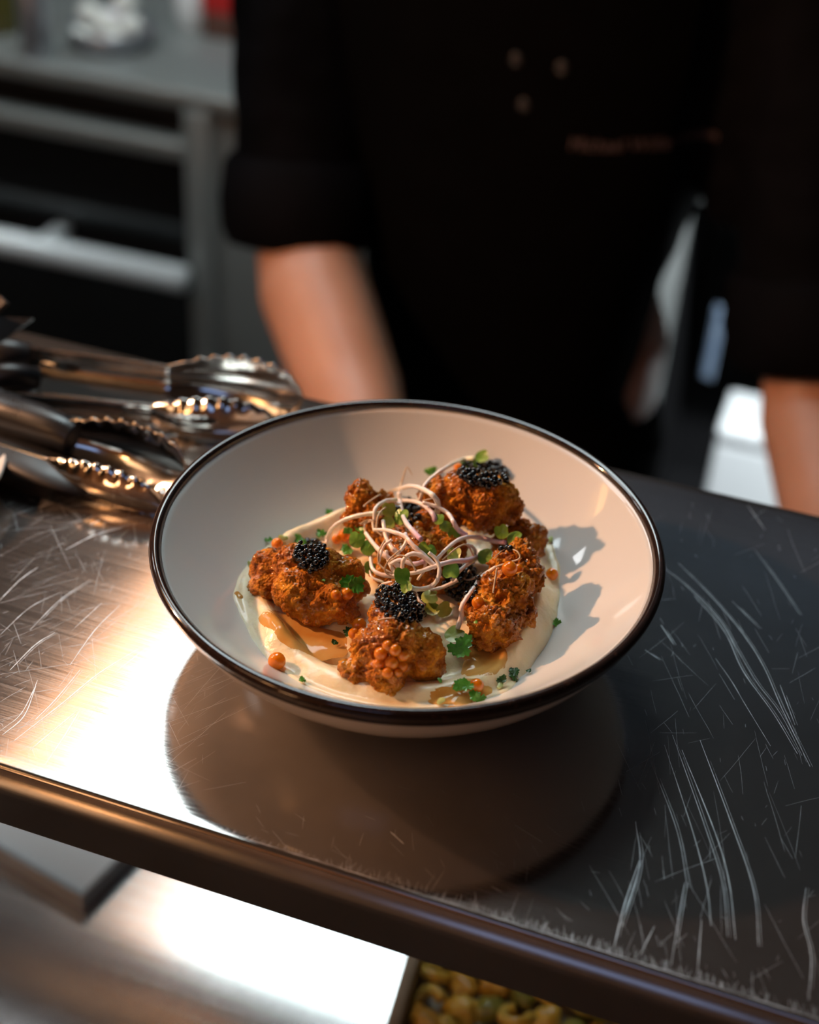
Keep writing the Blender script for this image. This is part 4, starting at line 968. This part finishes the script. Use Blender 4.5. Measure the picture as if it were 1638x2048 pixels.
mk('pole', tube([(-.85, -1.95, FZ + .02), (-.85, -1.95, -.12)], .012, 12), M_PLASTIC, gl); mk('base', lathe([(.001, .02), (.13, .02), (.14, .01), (.14, 0), (.001, 0)], 40, c=(-.85, -1.95, FZ)), M_PLASTIC, gl)
pn = thing('pendant_lamp', (-1.14, -1.6, 1.0), 'warm glass pendant lamp on the guest side', 'lamp')
mk('globe', ball((-1.14, -1.6, 1.12), .11, 3), emit('pendant_glow', (1, .45, .16), PEND_L), pn)
mk('cord', tube([(-1.14, -1.6, 1.22), (-1.14, -1.6, 1.62)], .004, 8), M_PLASTIC, pn)
ul = thing('undershelf_fill', (-.64, .06, -.024), 'added cool glowing strip under the shelf at left that lights the tray', 'lamp')  # added strip that brightens the white tray; no such fitting is known
mk('channel', box(-.78, -.50, .045, .075, -.034, -.025), M_DARKSTEEL, ul, smooth=False); mk('fill_strip', box(-.77, -.51, .052, .068, -.037, -.034), emit('undershelf_fill_glow', (.82, .92, 1.0), 30.0), ul, smooth=False)
ht = thing('pass_heater', (-.86, .1, .62), 'twin-tube heater hung over the left end of the pass', 'heater')
mk('reflector', box(-.95, -.78, -.04, .22, .545, .56, .003), M_DARKSTEEL, ht)
for x in (-.885, -.845): mk('glowing_tube', tube([(x, .02, .52), (x, .16, .52)], .007, 14), M_TUBE, ht)
for y in (-.01, .19): mk('tube_holder', box(-.90, -.83, y - .01, y + .01, .51, .546), M_DARKSTEEL, ht, smooth=False)
for y in (0, .18): mk('hanger', tube([(-.865, y, .56), (-.865, y, 1.62)], .003, 8), M_DARKSTEEL, ht)
DL = Vector((.62, .66, .62)); dl = bpy.data.lights.new('fill_beam', 'SPOT'); dl.energy = FILL_SPOT_W; dl.color = (.88, .95, 1); dl.spot_size = math.radians(46); dl.spot_blend = .6; dl.shadow_soft_size = .03  # added spot with housing, lifts the dark gap between torso and arm
do = bpy.data.objects.new('fill_beam', dl); COL.objects.link(do); do.rotation_euler = (Vector((.12, 1.36, -.75)) - DL).to_track_quat('-Z', 'Y').to_euler()
pl = thing('fill_spot', DL, 'added fill light aimed at the cupboard and bin at right', 'lamp'); do.parent = pl; dx = (DL - Vector((.12, 1.36, -.75))).normalized()
mk('lamp_housing', xform(lathe([(.050, .0), (.053, .0), (.048, .06), (.030, .10), (.001, .104), (.001, .100), (.028, .096), (.046, .058)], 32, True), Matrix.Translation(DL) @ dx.to_track_quat('Z', 'Y').to_matrix().to_4x4() @ Matrix.Translation((0, 0, .008))), M_PLASTIC, pl)
mk('hanger', tube([DL + dx * .10, Vector((DL.x, DL.y, .9)), Vector((DL.x, DL.y, 1.62))], .004, 8), M_PLASTIC, pl)
wu = thing('uplight_fill', (.4, 2.56, 1.2), 'added bluish glowing strip on the back wall that tints the ceiling', 'lamp')  # added to put a bluish glow on the ceiling mirrored in the shelf
mk('bracket', box(-.5, 1.3, 2.50, 2.60, 1.17, 1.20), M_DARKSTEEL, wu, smooth=False); mk('strip', box(-.48, 1.28, 2.53, 2.57, 1.20, 1.21), emit('uplight_fill_glow', (.45, .70, 1.0), 9.0), wu, smooth=False)
ww = thing('work_light', (-.86, .40, .62), 'small white work light hung beside the heater', 'lamp')
mk('lamp_housing', box(-.95, -.80, .33, .46, .575, .60, .004), M_DARKSTEEL, ww); mk('lens', box(-.935, -.815, .345, .445, .570, .576), emit('work_glow', (1, 1, 1), 12), ww, smooth=False); mk('hanger', tube([(-.87, .39, .60), (-.87, .39, 1.62)], .004, 8), M_DARKSTEEL, ww)
sp = thing('halogen_spot', KEY, 'small black halogen spotlight aimed at the pass', 'lamp')
ax = (KEY - Vector((0, .05, .03))).normalized(); QM = Matrix.Translation(KEY) @ ax.to_track_quat('Z', 'Y').to_matrix().to_4x4()
mk('lamp_housing', xform(lathe([(.034, .0), (.036, .0), (.032, .05), (.022, .075), (.001, .078), (.001, .074), (.020, .072), (.030, .048)], 32, True), QM @ Matrix.Translation((0, 0, .006))), M_PLASTIC, sp)
mk('hanger', tube([KEY + ax * .07, KEY + ax * .07 + Vector((0, 0, .2)), Vector((KEY.x - .05, KEY.y, 1.62))], .004, 8), M_PLASTIC, sp)
ko.parent = sp; ko.location = (0, 0, 0)
